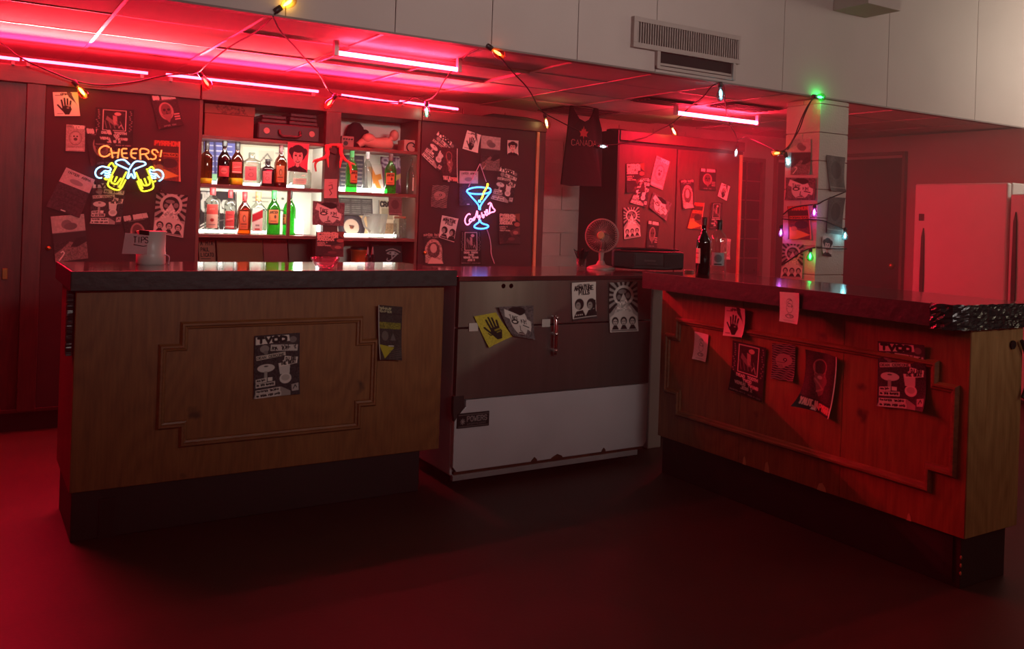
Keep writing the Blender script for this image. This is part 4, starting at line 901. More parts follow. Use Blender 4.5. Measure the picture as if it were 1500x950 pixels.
def f_print(r): r.rect(.06, .05, .94, .95, (214, 206, 186)).rect(.4, .12, .75, .5, (196, 188, 170)).line([(.45, .4), (.6, .2), (.7, .36), (.52, .44)], .03, (110, 104, 96)).line([(.5, .3), (.66, .44)], .02, (90, 86, 80)).rect(.78, .16, .92, .19, G_)
def f_crass(r):
    r.text('THE', .05, .05, .3, .12, W_, .06); r.text('CRASS', .05, .2, .95, .26, W_, .09, .06)
    for i in range(4): r.line([(0, .82+i*.07), (.5, .58+i*.08)], .03, W_)
    r.line([(.5, .7), (1, .62)], .03, G_)
def f_sheet(r):
    r.rect(.3, .1, .8, .13, G_).rect(.3, .2, .62, .22, G_).ell(.9, .12, .03, .03, K_); r.line([(.25, .4), (.9, .4), (.93, .45), (.93, .95)], .04, (60, 60, 60))
def f_dark(r):
    for i in range(3):
        for j in range(7): r.rect(.05+i*.32, .12+j*.12, .31+i*.32, .15+j*.12, (150, 146, 140))
    r.noise(.2, 41, 4)
def f_purple(r):
    r.text('SHOO', .02, .04, .95, .24, (190, 160, 176), .06); r.text('OG', .5, .55, .48, .22, (190, 160, 176), .06); r.text('P', .55, .8, .2, .18, (190, 160, 176), .06); r.poly([(.2, .6), (.9, .3), (.95, .36), (.4, .66)], (200, 180, 120))
def f_star(r): r.poly([(.1, .1), (.35, .1), (.55, .4), (.9, .35), (.95, .55), (.7, .6), (.9, .95), (.6, .95), (.45, .7), (.1, .9), (.05, .7), (.3, .5)], (200, 130, 50)); r.poly([(.0, .6), (.3, .5), (.4, .8), (.1, 1)], (190, 184, 176))
def f_record(r):
    A = r.asp; r.ell(.42, .55, .45, .45/A, (40, 36, 44)); r.ell(.42, .55, .34, .34/A, (60, 56, 64)); r.ell(.42, .55, .25, .25/A, (216, 200, 176)); r.ell(.42, .55, .06, .06/A, (120, 70, 40)); r.line([(.36, .48), (.5, .5), (.46, .6)], .04, (90, 60, 50))
def f_news(r):
    r.text('CRAZE', .03, .04, .4, .12, K_, .04); r.text('CRAZE', .55, .05, .42, .11, K_, .04); r.rect(.06, .2, .35, .5, (170, 160, 130)); r.poly([(.5, .2), (1, .2), (1, 1), (.5, 1)], (190, 160, 96)).noise(.5, 42, 5, (.5, .2, 1, 1)); r.poly([(.56, .62), (.72, .8), (.66, .86), (.54, .7)], (210, 110, 50)); r.rect(.05, .6, .45, 1, (150, 120, 90)).noise(.3, 43, 5, (.05, .6, .45, 1))
def f_mia(r): r.text('A MIA', .1, .06, .8, .16, (60, 30, 26), .05); r.text('PAUL', .1, .34, .55, .16, (60, 30, 26), .05); r.text('LICATO', .1, .58, .8, .16, (60, 30, 26), .05); r.rect(.1, .82, .7, .85, (60, 30, 26))
board('record_sleeve', 'record', [(300,206),(346,209),(346,268),(300,266)], 6.355, 'blue striped sleeve behind the dark wine bottle', f_blue, (110, 116, 190), 36)
board('framed_print', 'print', [(353,211),(419,215),(419,272),(352,270)], 6.355, 'cream print with a small drawing behind the clear decanter', f_print, (196, 190, 168), 44)
board('record_sleeve', 'record', [(294,279),(346,281),(346,342),(293,342)], 6.355, 'black sleeve with white graffiti lettering on the lower left shelf', f_crass, (44, 40, 44), 48)
board('paper_sheet', 'print', [(348,281),(423,284),(422,344),(348,343)], 6.355, 'cream paper sheet behind the bottles of the lower left shelf', f_sheet, (222, 216, 196), 44)
board('record_sleeve', 'record', [(498,226),(535,228),(535,279),(498,277)], 6.355, 'dark grey sleeve behind the antler in the upper right bay', f_dark, (70, 72, 84), 30)
board('record_sleeve', 'record', [(560,229),(609,232),(609,284),(560,282)], 6.355, 'purple sleeve with large pale letters in the upper right bay', f_purple, (104, 62, 96), 44)
board('cut_out', 'print', [(539,240),(561,240),(562,280),(539,280)], 6.345, 'orange star-shaped print between two upper right bay bottles', f_star, (206, 200, 188), 24)
board('text_sheet', 'print', [(497,289),(546,291),(546,316),(497,314)], 6.36, 'dark text sheet above the record in the lower right bay', f_dark, (84, 78, 76), 40, lean=.01)
board('record_sleeve', 'record', [(497,315),(541,316),(541,347),(497,346)], 6.34, 'cream sleeve with a black record in the lower right bay', f_record, (216, 196, 150), 44)
board('newspaper', 'newspaper', [(556,293),(612,296),(612,349),(556,348)], 6.365, 'yellowed newspaper page in the lower right bay', f_news, (216, 206, 178), 52, lean=.01)
poster('plain', [(569,288),(588,289),(588,316),(569,315)], 'y', 6.072, 'pinkish portrait strip hanging from the shelf above the jar', name='photo_strip', dens=1.6)
board('poster_board', 'board', [(292,352),(316,352),(316,384),(292,384)], 6.3, 'brown board with dark lettering under the left end of the shelves', f_mia, (176, 112, 92), 40)
board('wood_board', 'board', [(319,352),(386,352),(386,388),(319,388)], 6.28, 'plain brown board leaning under the left shelf bay', m=mat('brown_board', (150, 88, 58), .7, var=.2, scale=2))
board('wood_board', 'board', [(387,351),(422,351),(422,388),(387,388)], 6.3, 'plain red board leaning under the left shelf bay', m=mat('red_board', (160, 66, 66), .7, var=.2, scale=3))
board('wood_board', 'board', [(424,351),(458,351),(458,388),(424,388)], 6.31, 'grey-brown board leaning beside the shelf post', m=mat('greybrown_board', (120, 92, 84), .7, var=.2, scale=3))
def f_eye(r):
    c = (196, 184, 186); r.line([(.36, .36), (.44, .3), (.54, .28), (.64, .34), (.72, .42)], .02, c); r.line([(.38, .48), (.46, .4), (.56, .4), (.66, .5), (.52, .54), (.38, .48)], .02, c); r.ell(.53, .47, .045, .09, c); r.line([(.5, .56), (.5, .74)], .02, c); r.line([(.62, .54), (.5, .72), (.42, .82), (.36, .78), (.38, .7)], .02, c); r.rect(.04, .1, .18, .13, G_)
board('black_case', 'case', [(546,355),(603,356),(603,388),(546,388)], 6.28, 'black case with an eye symbol under the right shelf bay', f_eye, (40, 32, 36), 60)
t = thing('orange_tub', 'low orange tub beside the black case with the eye symbol', 'tub', at(526, 388, 'y', 6.26)); p = at(526, 388, 'y', 6.26); p.z = .955; t.matrix_world = Matrix.Translation(p)
MB().lathe([(.05, 0), (.058, .02), (.06, .10), (.064, .102), (.064, .115)], p, 20).build('tub', mat('orange_plastic', (200, 90, 40), .5), t)
MB().lathe([(.066, .115), (.066, .13), (.05, .136)], p, 20).build('lid', BLACKP, t)
# pitcher and jar
p = at(551, 348, 'y', 6.16); p.z = zD
t = thing('glass_pitcher', 'faceted clear beer pitcher in the lower right bay', 'pitcher', p)
n = 20; prof = [(.054, 0), (.056, .02), (.062, .06), (.068, .11), (.073, .155), (.077, .172)]
V = []; 
for j, (r_, z_) in enumerate(prof):
    for k in range(n):
        a = 2*pi*k/n; q = r_*(1+(.035 if (k+j) % 2 else -.02)*(1 if 0 < j < 5 else 0))
        if j == len(prof)-1: q *= 1+.22*max(0, cos(a-.4))**8
        V.append((p.x+q*cos(a), p.y+q*sin(a), p.z+z_))
mb = MB().add(V, [(i*n+k, i*n+(k+1) % n, (i+1)*n+(k+1) % n, (i+1)*n+k) for i in range(len(prof)-1) for k in range(n)]+[tuple(range(n))[::-1]])
PIT = glass('faceted_glass', (236, 240, 236), rough=.12, edge=.8, body=.4)
mb.build('jug', PIT, t)
MB().tube([(p.x-.06, p.y-.02, p.z+.155), (p.x-.11, p.y-.04, p.z+.16), (p.x-.125, p.y-.045, p.z+.13), (p.x-.105, p.y-.04, p.z+.08), (p.x-.058, p.y-.02, p.z+.045)], .008, 8).build('handle', PIT, t)
p = at(585, 349, 'y', 6.16); p.z = zD
t = thing('glass_jar', 'clear straight-sided glass jar beside the pitcher', 'jar', p)
MB().lathe([(.042, 0), (.046, .006), (.046, .125), (.04, .135), (.04, .142)], p, 20).build('jar', CLEAR, t)
MB().lathe([(.043, .143), (.043, .158), (.036, .16)], p, 20).build('lid', mat('brown_lid', (130, 80, 56), .5), t)
# top shelf: carton, suitcase, stacked cases, mannequin, devices
zt = S1+.0115
a = at(299, 198, 'y', 6.12); b = at(371, 203, 'y', 6.12)
t = thing('carton', 'large red-lit cardboard box with dark patterned lid on the top shelf', 'box', ((a.x+b.x)/2, 6.2, zt))
box('box', (a.x, 6.12, zt), (b.x, 6.38, zt+.145), CARD, t, .003)
box('lid', (a.x-.003, 6.115, zt+.1455), (b.x+.004, 6.38, zt+.205), CARD, t, .002)
MB().prism([(a.x+.05, 6.1145, zt+.204), (b.x-.075, 6.1145, zt+.204), (b.x-.04, 6.1145, zt+.147), (a.x+.09, 6.1145, zt+.147)], (0, .002, 0)).build('pattern_band', mat('speckled_band', (110, 70, 60), .8, var=.7, scale=60), t)
a = at(376, 205, 'y', 6.12); b = at(468, 212, 'y', 6.12)
t = thing('suitcase', 'black suitcase with two round corner plates lying on the top shelf', 'suitcase', ((a.x+b.x)/2, 6.2, zt))
box('case', (a.x, 6.11, zt), (b.x, 6.37, zt+.115), BLACKP, t, .012)
for x in (a.x+.06, b.x-.06): MB().lathe([(.02, 0), (.02, .004), (.012, .006)], (x, 6.105, zt+.06), 16, axis='y').build('round_plate', mat('dull_tin', (150, 100, 96), .45, .6), t)
xm = (a.x+b.x)/2
MB().tube([(xm-.07, 6.105, zt+.07), (xm-.068, 6.085, zt+.04), (xm-.05, 6.08, zt+.028), (xm+.05, 6.08, zt+.028), (xm+.068, 6.085, zt+.04), (xm+.07, 6.105, zt+.07)], .009, 8).build('handle', mat('dark_leather', (50, 34, 32), .5), t)
for i, (x0, x1, lb) in enumerate(((a.x+.03, a.x+.2, 'short dark case on the left of the suitcase, under the header'), (a.x+.215, b.x-.015, 'long dark ribbed case on the right of the suitcase, under the header'))):
    u = thing('stacked_case', lb, 'case', ((x0+x1)/2, 6.2, zt+.116))
    for k in range(2 if i == 0 else 3): box('case_layer', (x0+.004*k, 6.13, zt+.116+k*.027), (x1-.004*k, 6.36, zt+.141+k*.027), mat('dark_case', (44, 28, 32), .5), u, .006)
p = at(553, 222, 'y', 6.2); p.z = S1+.0035; SK = mat('pink_mannequin', (214, 150, 138), .5)
t = thing('doll_torso', 'pale limbless doll lying on its back on the top right shelf', 'doll', p)
me_ = MB()
sp = [(-.15, .02, .022), (-.11, .05, .03), (-.07, .058, .045), (-.02, .045, .042), (.03, .045, .045), (.065, .05, .05), (.09, .07, .03)]
me_.tube([(p.x+x, p.y, p.z+.002+max(z_, r_)) for x, z_, r_ in sp], [r_ for _, _, r_ in sp], 14)
me_.ball((p.x-.075, p.y-.01, p.z+.075), (.05, .04, .04)); me_.ball((p.x+.06, p.y, p.z+.048), (.06, .045, .046))
me_.build('torso', SK, t)
MB().ball((p.x+.125, p.y, p.z+.115), (.034, .036, .042)).tube([(p.x+.09, p.y, p.z+.075), (p.x+.11, p.y, p.z+.095)], .022).build('head', SK, t)
p = at(522, 215, 'y', 6.3); p.z = S1+.0035
t = thing('dark_hat', 'dark shapeless hat behind the doll on the top right shelf', 'hat', p)
MB().lathe([(.07, 0), (.075, .06), (.07, .10), (.055, .16), (.03, .19), (.01, .195)], (p.x-.01, p.y, p.z), 12).ball((p.x+.06, p.y, p.z+.13), (.03, .03, .02)).build('crown', mat('dark_felt', (44, 26, 32), .9), t)
p = at(507, 214, 'y', 6.15); p.z = S1+.0035
t = thing('small_radio', 'small grey device with knobs at the left of the doll', 'radio', p)
box('case', (p.x-.045, p.y-.03, p.z), (p.x+.045, p.y+.05, p.z+.075), mat('grey_case', (130, 104, 98), .5), t, .004)
for i in range(4): MB().lathe([(.007, 0), (.006, -.008)], (p.x-.028+.019*i, p.y-.03, p.z+.055), 10, axis='y').build('knob', BLACKP, t)
MB().lathe([(.016, 0), (.016, -.004)], (p.x-.015, p.y-.03, p.z+.025), 14, axis='y').build('dial', BLACKP, t)
p = at(603, 224, 'y', 6.15); p.z = S1+.0035
t = thing('cable_box', 'pale box with a coiled cable at the right end of the top shelf', 'box', p)
box('case', (p.x-.07, p.y-.02, p.z), (p.x+.055, p.y+.1, p.z+.085), mat('pale_case', (170, 140, 130), .6), t, .004)
MB().tube([(p.x-.02+.03*cos(k*.5)*(1 if k < 9 else 1.6), p.y-.024, p.z+.045+.028*sin(k*.5)-.002*k) for k in range(16)], .005, 6).build('cable', BLACKP, t)
# antlers on the post
p = at(484, 225, 'y', 6.03); AN = mat('red_antler', (206, 72, 70), .5)
t = thing('antler_mount', 'red painted antlers mounted on the shelf post', 'antlers', p)
A_ = lambda x, y, dep: at(x, y, 'y', dep)
MB().prism([A_(477,213,6.043), A_(501,212,6.043), A_(500,222,6.043), A_(490,227,6.043), A_(480,222,6.043)], (0, -.02, 0)).build('plaque', mat('dark_plaque', (70, 30, 32), .6), t, .004)
MB().tube([A_(476,214,6.01), A_(488,212,6.0), A_(501,212,6.01)], .009, 8).build('brow_bar', AN, t)
for pts in ([(484,214,6.01), (478,216,6.0), (481,226,5.97), (475,232,5.95), (466,234,5.93), (461,240,5.92), (463,251,5.92)], [(494,213,6.01), (500,215,6.0), (499,225,5.97), (504,233,5.95), (511,238,5.93), (520,241,5.92)]):
    P_ = smooth([A_(*q) for q in pts], 2); MB().tube(P_, [.016-.012*(k/(len(P_)-1))**1.5 for k in range(len(P_))], 8).build('antler', AN, t)
for pts in ([(479,228,5.96), (480,236,5.95), (481,245,5.94)], [(466,234,5.93), (461,235,5.92), (458,238,5.92)], [(501,230,5.96), (499,238,5.95), (498,246,5.94)], [(512,238,5.93), (514,246,5.92), (513,254,5.92)]):
    MB().tube([A_(*q) for q in pts], [.011, .008, .003], 8).build('tine', AN, t)

# ================================================================== NEON SIGNS
NB, NY, NR = emis('neon_blue_white', (.22, .62, 1), 3.2, True), emis('neon_yellow', (.92, .95, .02), 2.2, True), emis('neon_orange', (1, .2, .035), 2.3, True)
def zoomed(pts, ox, oy, k, dep): return [at(ox+x/k, oy+y/k, 'y', dep) for x, y in pts]
def neon(o, name, m, lines, ox, oy, k, dep, r=.0045, sm=2):
    for L_ in lines:
        cl = L_[0] == L_[-1]; P_ = zoomed(L_[:-1] if cl else L_, ox, oy, k, dep)
        MB().tube(smooth(P_, sm, cl) if sm else P_, r, 8, cl).build(name, m, o)
ns = thing('neon_sign', 'CHEERS neon sign with two clinking beer mugs', 'neon sign', at(190, 280, 'y', 6.04))
q = (120, 190, 8.636, 6.03)
neon(ns, 'letter_tube', NR, [[(350,225),(318,202),(270,205),(222,240),(218,290),(240,330),(290,342),(335,325),(358,300)],
   [(365,228),(378,295),(390,358)], [(472,238),(462,300),(452,358)], [(382,292),(460,290)]], *q, sm=1)
neon(ns, 'letter_tube', NR, [[(572,240),(505,238),(505,300),(515,352),(582,358)], [(510,298),(572,295)], [(705,242),(635,242),(618,300),(630,345),(682,365)], [(625,298),(692,295)],
   [(742,378),(738,310),(735,240),(800,238),(850,262),(840,300),(745,312)], [(800,310),(850,378)], [(965,290),(940,255),(900,250),(885,275),(900,305),(938,325),(935,360),(900,375),(862,365)], [(1008,255),(992,345)], [(990,372),(985,390)]], *q, sm=1)
neon(ns, 'mug_tube', NY, [[(440,455),(400,530),(322,680),(340,720),(400,750),(455,765),(495,745),(555,630)], [(565,530),(520,620),(470,730)], [(415,470),(385,415),(360,425),(330,470)], [(285,605),(300,632),(330,625)],
   [(392,580),(365,640),(380,675),(430,690),(460,665),(495,610)], [(445,590),(412,660)],
   [(820,490),(860,580),(910,700),(900,745),(840,770),(775,780),(745,760),(700,645)], [(685,535),(715,610),(770,750)], [(845,495),(880,460),(905,485),(918,515)], [(900,655),(925,655),(935,640)],
   [(740,625),(770,690),(800,710),(850,695),(868,660),(835,590)], [(790,612),(820,690)]], *q, sm=1)
neon(ns, 'foam_tube', NB, [[(605,440),(575,410),(540,378),(480,378),(432,395),(425,420),(450,440),(540,480),(585,500),(600,520),(570,610),(590,615),(625,540),(650,615),(680,605),(655,520),(660,500),(720,475),(800,445),(810,430),(790,405),(740,400),(690,395),(650,420),(600,500)]], *q, sm=2)
neon(ns, 'hand_tube', NB, [[(330,478),(300,470),(250,460),(190,490),(165,540),(180,590),(220,612),(255,605)], [(240,560),(270,535),(290,515),(330,525),(370,510),(360,480),(330,478)], [(285,545),(330,555),(365,530)], [(285,575),(330,580),(360,560)], [(300,598),(330,602),(350,590)],
   [(880,510),(905,520),(950,500),(1010,520),(1035,570),(1020,620),(975,650)], [(985,605),(955,580),(940,555),(900,555),(860,545),(855,510),(880,505)], [(870,570),(900,590),(940,580)], [(875,605),(910,615),(940,605)]], *q, sm=2)
MB().prism([at(140,213,'y',6.05), at(240,219,'y',6.05), at(240,282,'y',6.05), at(140,280,'y',6.05)], (0, .003, 0)).build('backing', glass('acrylic', (244, 244, 246), edge=.95), ns)
for x, y in ((143,217), (236,222), (236,279), (143,277)): MB().tube([at(x, y, 'y', 6.03), at(x, y, 'y', 6.07)], .004, 8).build('standoff', CHROME, ns)
n2 = thing('neon_sign', 'blue neon cocktail glass with pink Cocktails script', 'neon sign', at(700, 335, 'y', 6.04))
NBL, NPK = emis('neon_blue', (.02, .22, 1), 5.5, True), emis('neon_pink', (1, .22, .42), 3.0, True)
NYE, NCY = emis('neon_yellow_straw', (.95, .85, .02), 2.4, True), emis('neon_cyan', (.05, .85, .8), 3, True)
q = (650, 230, 5.936, 6.02)
neon(n2, 'glass_tube', NBL, [[(355,265),(310,260),(250,266),(200,285),(205,310),(255,320),(320,322),(380,315),(412,295),(405,272),(375,265)], [(198,295),(240,345),(305,415),(308,455)], [(410,300),(370,350),(318,420),(316,460)], [(308,545),(310,565),(270,590),(262,610),(300,622),(350,622),(390,608),(385,590),(340,580),(320,565),(318,545)]], *q, r=.0062)
neon(n2, 'straw_tube', NYE, [[(378,230),(385,240),(368,275),(345,310),(338,345),(325,368)]], *q, r=.008, sm=1)
MB().ball(at(650+312/5.936, 230+383/5.936, 'y', 6.02), .012).build('olive', NCY, n2)
sc_ = [[(230,500),(222,490),(200,505),(182,545),(190,580),(210,590),(230,570)], [(235,535),(222,545),(225,565),(245,560),(248,538),(235,535)], [(290,465),(275,520),(262,555),(252,540),(268,520),(280,520)], [(292,470),(295,540),(310,500),(318,525),(305,545)],
  [(330,480),(335,520),(348,530),(352,500),(338,505)], [(355,470),(370,510),(380,500)], [(362,505),(375,440),(385,500)], [(385,410),(402,395),(412,400),(400,440),(398,490)], [(412,400),(425,440),(448,460),(440,475),(412,480),(390,495)]]
neon(n2, 'script_tube', NPK, sc_, *q, r=.0055, sm=1)
for pts in ([(315,58),(215,260)], [(315,58),(370,215)]): MB().tube([at(650+x/5.936, 230+y/5.936, 'y', 6.045) for x, y in pts], .003, 6).build('hanging_cord', mat('pale_cord', (190, 170, 186), .5), n2)
MB().tube(smooth(zoomed([(375,625),(400,700),(412,780),(410,840),(440,925)], 650, 230, 5.936, 6.05)), .004, 6).build('power_cord', MATS['pale_cord'], n2)
MB().tube(zoomed([(345,90),(370,60),(365,45),(340,70)], 650, 230, 5.936, 6.05), .003, 6).build('hook', CHROME, n2)

# ================================================================== STRING LIGHTS
sl = thing('string_lights', 'coloured bulb string looped from soffit to cabinets and round the column', 'string lights', (2.4, 4.3, 2.2))
SF, BK = 4.285, 5.98
def pw(x, y, dep): return at(x, y, 'y', dep)
WP = [[(-40,40,5.5),(8,66,5.7),(28,85,5.9),(75,105,BK),(108,119,BK),(150,126,BK),(200,120,BK),(240,110,BK),(275,108,BK),(292,106,BK),(302,95,5.7),(340,65,5.2),(375,48,4.8),(400,24,SF),(408,14,SF)],
  [(400,24,SF),(410,46,4.5),(430,66,4.9),(447,86,5.3),(468,108,5.7),(478,128,BK),(487,138,BK),(500,141,BK),(575,151,BK),(597,149,BK),(606,141,BK),(615,145,BK),(625,148,BK),(640,139,5.7),(652,115,5.2),(672,92,4.8),(688,76,4.5),(710,68,SF),(722,68,SF),
   (733,84,4.5),(750,105,4.9),(775,130,5.4),(790,160,BK),(799,167,BK),(815,175,BK),(832,184,BK),(850,192,BK),(868,208,BK),(880,212,BK),(905,212,BK),(930,205,BK),(950,200,BK),(965,190,BK),(982,183,BK),(995,172,5.7),(1015,152,5.2),(1030,143,4.8),(1040,128,4.5),(1052,121,SF),(1060,122,SF),(1061,140,4.7),(1064,165,5.3),(1070,185,5.7),(1079,198,BK),(1080,212,BK)],
  [(1080,205,BK),(1092,200,5.7),(1110,208,5.2),(1125,215,4.9),(1138,222,4.66),(1150,221,4.62),(1163,203,4.5),(1172,178,4.42),(1180,160,4.38),(1190,144,4.3),(1198,142,4.283)],
  [(1190,144,4.3),(1178,168,4.35),(1172,188,4.4),(1160,208,4.5),(1152,222,4.62)]]
def cpx(x, y): return at(x, y, 'x', 5.0) if x < 1204 else at(x, y, 'y', 4.288)
for L_ in WP: MB().tube(smooth([pw(*p_) for p_ in L_], 2), .0045, 6).build('wire', WIREM, sl)
for L_ in ([(1147,314),(1156,306),(1168,302),(1184,300),(1199,299),(1206,294),(1216,290),(1238,281)], [(1146,320),(1160,322),(1185,321),(1202,322),(1210,324),(1228,332),(1237,336)], [(1145,388),(1158,380),(1172,370),(1184,364),(1193,362),(1206,363),(1220,364),(1240,364)]):
    MB().tube(smooth([cpx(*p_) for p_ in L_], 2), .0045, 6).build('wire', WIREM, sl)
BP = [(.011, 0), (.014, -.012), (.023, -.03), (.029, -.05), (.028, -.066), (.019, -.082), (.006, -.088)]
BC = {'yellow': (1, .72, .12), 'red': (1, .10, .06), 'orange': (1, .35, .06), 'warm': (1, .85, .45), 'white': (.85, .95, 1), 'cyan': (.5, .95, 1), 'green': (.08, 1, .35), 'purple': (.85, .35, 1), 'teal': (.45, 1, .8)}
for x, y, dep, c, dx, dy, pw_ in [(108,119,BK,'yellow',.8,1,.25), (292,106,BK,'red',.7,1,.2), (404,16,SF,'yellow',.9,-.6,.25), (492,139,BK,'red',-.8,1,.2), (625,149,BK,'teal',0,1,.2), (714,67,SF,'orange',1,.7,.2), (798,167,BK,'warm',.2,1,.2), (873,214,BK,'white',1,.05,.15), (982,182,BK,'warm',.5,1,.2), (1055,121,SF,'cyan',.05,1,.15), (1080,212,BK,'white',-.15,1,.12),
     (1148,223,4.62,'orange',-1,.12,.1), (1150,224,4.58,'cyan',.3,1,.1), (1191,141,4.27,'green',1,.12,1.0)]:
    p0 = pw(x, y, dep); p1 = pw(x+dx*10, y+dy*10, dep); bd = (p1-p0).normalized()
    cpos = [(p0, bd, c, pw_)]
    for p0, bd, c, pw_ in cpos:
        rot = Vector((0, 0, -1)).rotation_difference(bd).to_matrix()
        def place(prof, off=0): 
            mb = MB().lathe(prof, (0, 0, 0), 14); mb.v = [tuple(p0+rot @ Vector(v)) for v in mb.v]; return mb
        gm = glass('bulb_'+c, tuple(int(255*min(1, .55+.45*v)) for v in BC[c]), edge=.7)
        bo = place([(r_, z_-.03) for r_, z_ in BP]).build('bulb', gm, sl)
        place([(.013, .004), (.015, 0), (.015, -.03), (.011, -.032)]).build('socket', BLACKP, bo)
        place([(.003, -.045), (.007, -.06), (.008, -.08), (.003, -.095)]).build('filament', emis('filament_'+c, BC[c], 22, True), bo)
        lp = bpy.data.lights.new('bulb_light', 'POINT'); lp.energy = pw_; lp.color = BC[c]; lp.shadow_soft_size = .02
        lo = bpy.data.objects.new('bulb_light', lp); COL.objects.link(lo); lo.location = p0+bd*.07
for x, y, c, pw_ in [(1198,300,'purple',.12), (1149,330,'purple',.12), (1233,334,'cyan',.12), (1192,364,'green',.15)]:
    p0 = cpx(x, y)+(Vector((-.032, 0, 0)) if x < 1204 else Vector((0, -.032, 0))); bd = Vector((0, 0, -1)); rot = Matrix.Identity(3); bd = Vector((-.15, -.1, -1)).normalized(); rot = Vector((0, 0, -1)).rotation_difference(bd).to_matrix()
    def place(prof):
        mb = MB().lathe([(r_*.85, z_*.75) for r_, z_ in prof], (0, 0, 0), 14); mb.v = [tuple(p0+rot @ Vector(v)) for v in mb.v]; return mb
    gm = glass('bulb_'+c, tuple(int(255*min(1, .55+.45*v)) for v in BC[c]), edge=.7)
    bo = place([(r_, z_-.03) for r_, z_ in BP]).build('bulb', gm, sl)
    place([(.013, .004), (.015, 0), (.015, -.03), (.011, -.032)]).build('socket', BLACKP, bo)
    place([(.003, -.045), (.007, -.06), (.008, -.08), (.003, -.095)]).build('filament', emis('filament_'+c, BC[c], 22, True), bo)
    lp = bpy.data.lights.new('bulb_light', 'POINT'); lp.energy = pw_; lp.color = BC[c]; lp.shadow_soft_size = .02
    lo = bpy.data.objects.new('bulb_light', lp); COL.objects.link(lo); lo.location = p0+bd*.06

# ================================================================== VENT ON SOFFIT
vt = thing('air_vent', 'grey louvred air return on the soffit', 'vent', (3.75, 4.29, 2.3))
GV = mat('vent_paint', (170, 156, 150), .6, var=.04); VD = mat('vent_dark', (40, 28, 28), .9)
vx0, vx1, vz0, vz1 = 3.315, 4.19, 2.378, 2.562
box('backing', (vx0+.02, 4.285, vz0+.02), (vx1-.02, 4.295, vz1-.02), VD, vt)
for a, b in (((vx0, 4.265, vz0), (vx1, 4.297, vz0+.03)), ((vx0, 4.265, vz1-.03), (vx1, 4.297, vz1)), ((vx0, 4.265, vz0+.03), (vx0+.03, 4.297, vz1-.03)), ((vx1-.018, 4.265, vz0+.03), (vx1, 4.297, vz1-.03))): box('frame', a, b, GV, vt, .002)
fin = MB().box((-.003, 4.268, vz0+.03), (.003, 4.284, vz1-.03)).mesh('fin'); fin.materials.append(GV)
nf = 44
for i in range(nf):
    o = bpy.data.objects.new('fin', fin); COL.objects.link(o); o.location = (vx0+.036+(vx1-vx0-.06)*i/(nf-1), 0, 0); o.parent = vt; o.matrix_parent_inverse = vt.matrix_world.inverted()
box('lower_recess', (3.52, 4.29, 2.29), (4.15, 4.297, 2.378), VD, vt)
for a, b in (((3.505, 4.27, 2.272), (3.53, 4.297, 2.378)), ((4.135, 4.27, 2.272), (4.16, 4.297, 2.378)), ((3.505, 4.28, 2.272), (4.16, 4.297, 2.292)), ((3.53, 4.284, 2.297), (4.135, 4.29, 2.312))): box('lower_frame', a, b, GV, vt, .002)

# ================================================================== HANGING SHIRT
hs = thing('tank_top', 'black tank top with a maple leaf and CANADA hanging from the ceiling', 'shirt', (4.19, 6.0, 1.6))
ow = [(4.058, 2.244), (4.085, 2.20), (4.135, 2.15), (4.185, 2.125), (4.235, 2.15), (4.272, 2.20), (4.285, 2.25), (4.315, 2.245), (4.325, 2.16), (4.35, 2.08), (4.36, 1.9), (4.365, 1.615), (4.28, 1.605), (4.18, 1.612), (4.08, 1.604), (3.985, 1.615), (4.0, 1.8), (4.02, 2.0), (4.03, 2.15), (4.04, 2.244)]
SH = mat('black_jersey', (14, 11, 12), .9, bump=.3, bscale=12)
MB().prism([(x, 5.985+.008*sin(x*40), z_) for x, z_ in ow], (0, .02, 0)).build('jersey', SH, hs)
def strokes(t, o, ux, h, cw, r_, m, name, parent, uz=Vector((0, 0, 1))):
    mb = MB()
    for i, ch in enumerate(t):
        for pl_ in FONT.get(ch, []): mb.tube([o+ux*(cw*(i+.1+.75*a)+0)+uz*(h*(1-b)) for a, b in pl_], r_, 5)
    return mb.build(name, m, parent)
SHP = mat('faded_pink_print', (150, 96, 96), .8)
strokes('CANADA', Vector((4.05, 5.974, 1.93)), Vector((1, 0, .02)), .045, .042, .003, SHP, 'lettering', hs)
MB().prism([(4.17+x, 5.975, 2.03+z_) for x, z_ in ((0, -.05), (.006, -.02), (.035, -.025), (.028, -.005), (.045, .02), (.022, .018), (.018, .04), (.008, .03), (0, .06), (-.008, .03), (-.018, .04), (-.022, .018), (-.045, .02), (-.028, -.005), (-.035, -.025), (-.006, -.02))], (0, .003, 0)).build('maple_leaf', mat('faded_red_print', (140, 52, 52), .8), hs)
MB().tube([(4.05, 5.995, 2.24), (4.18, 5.995, 2.252), (4.30, 5.995, 2.244)], .004, 6).build('hanger', WIREM, hs)

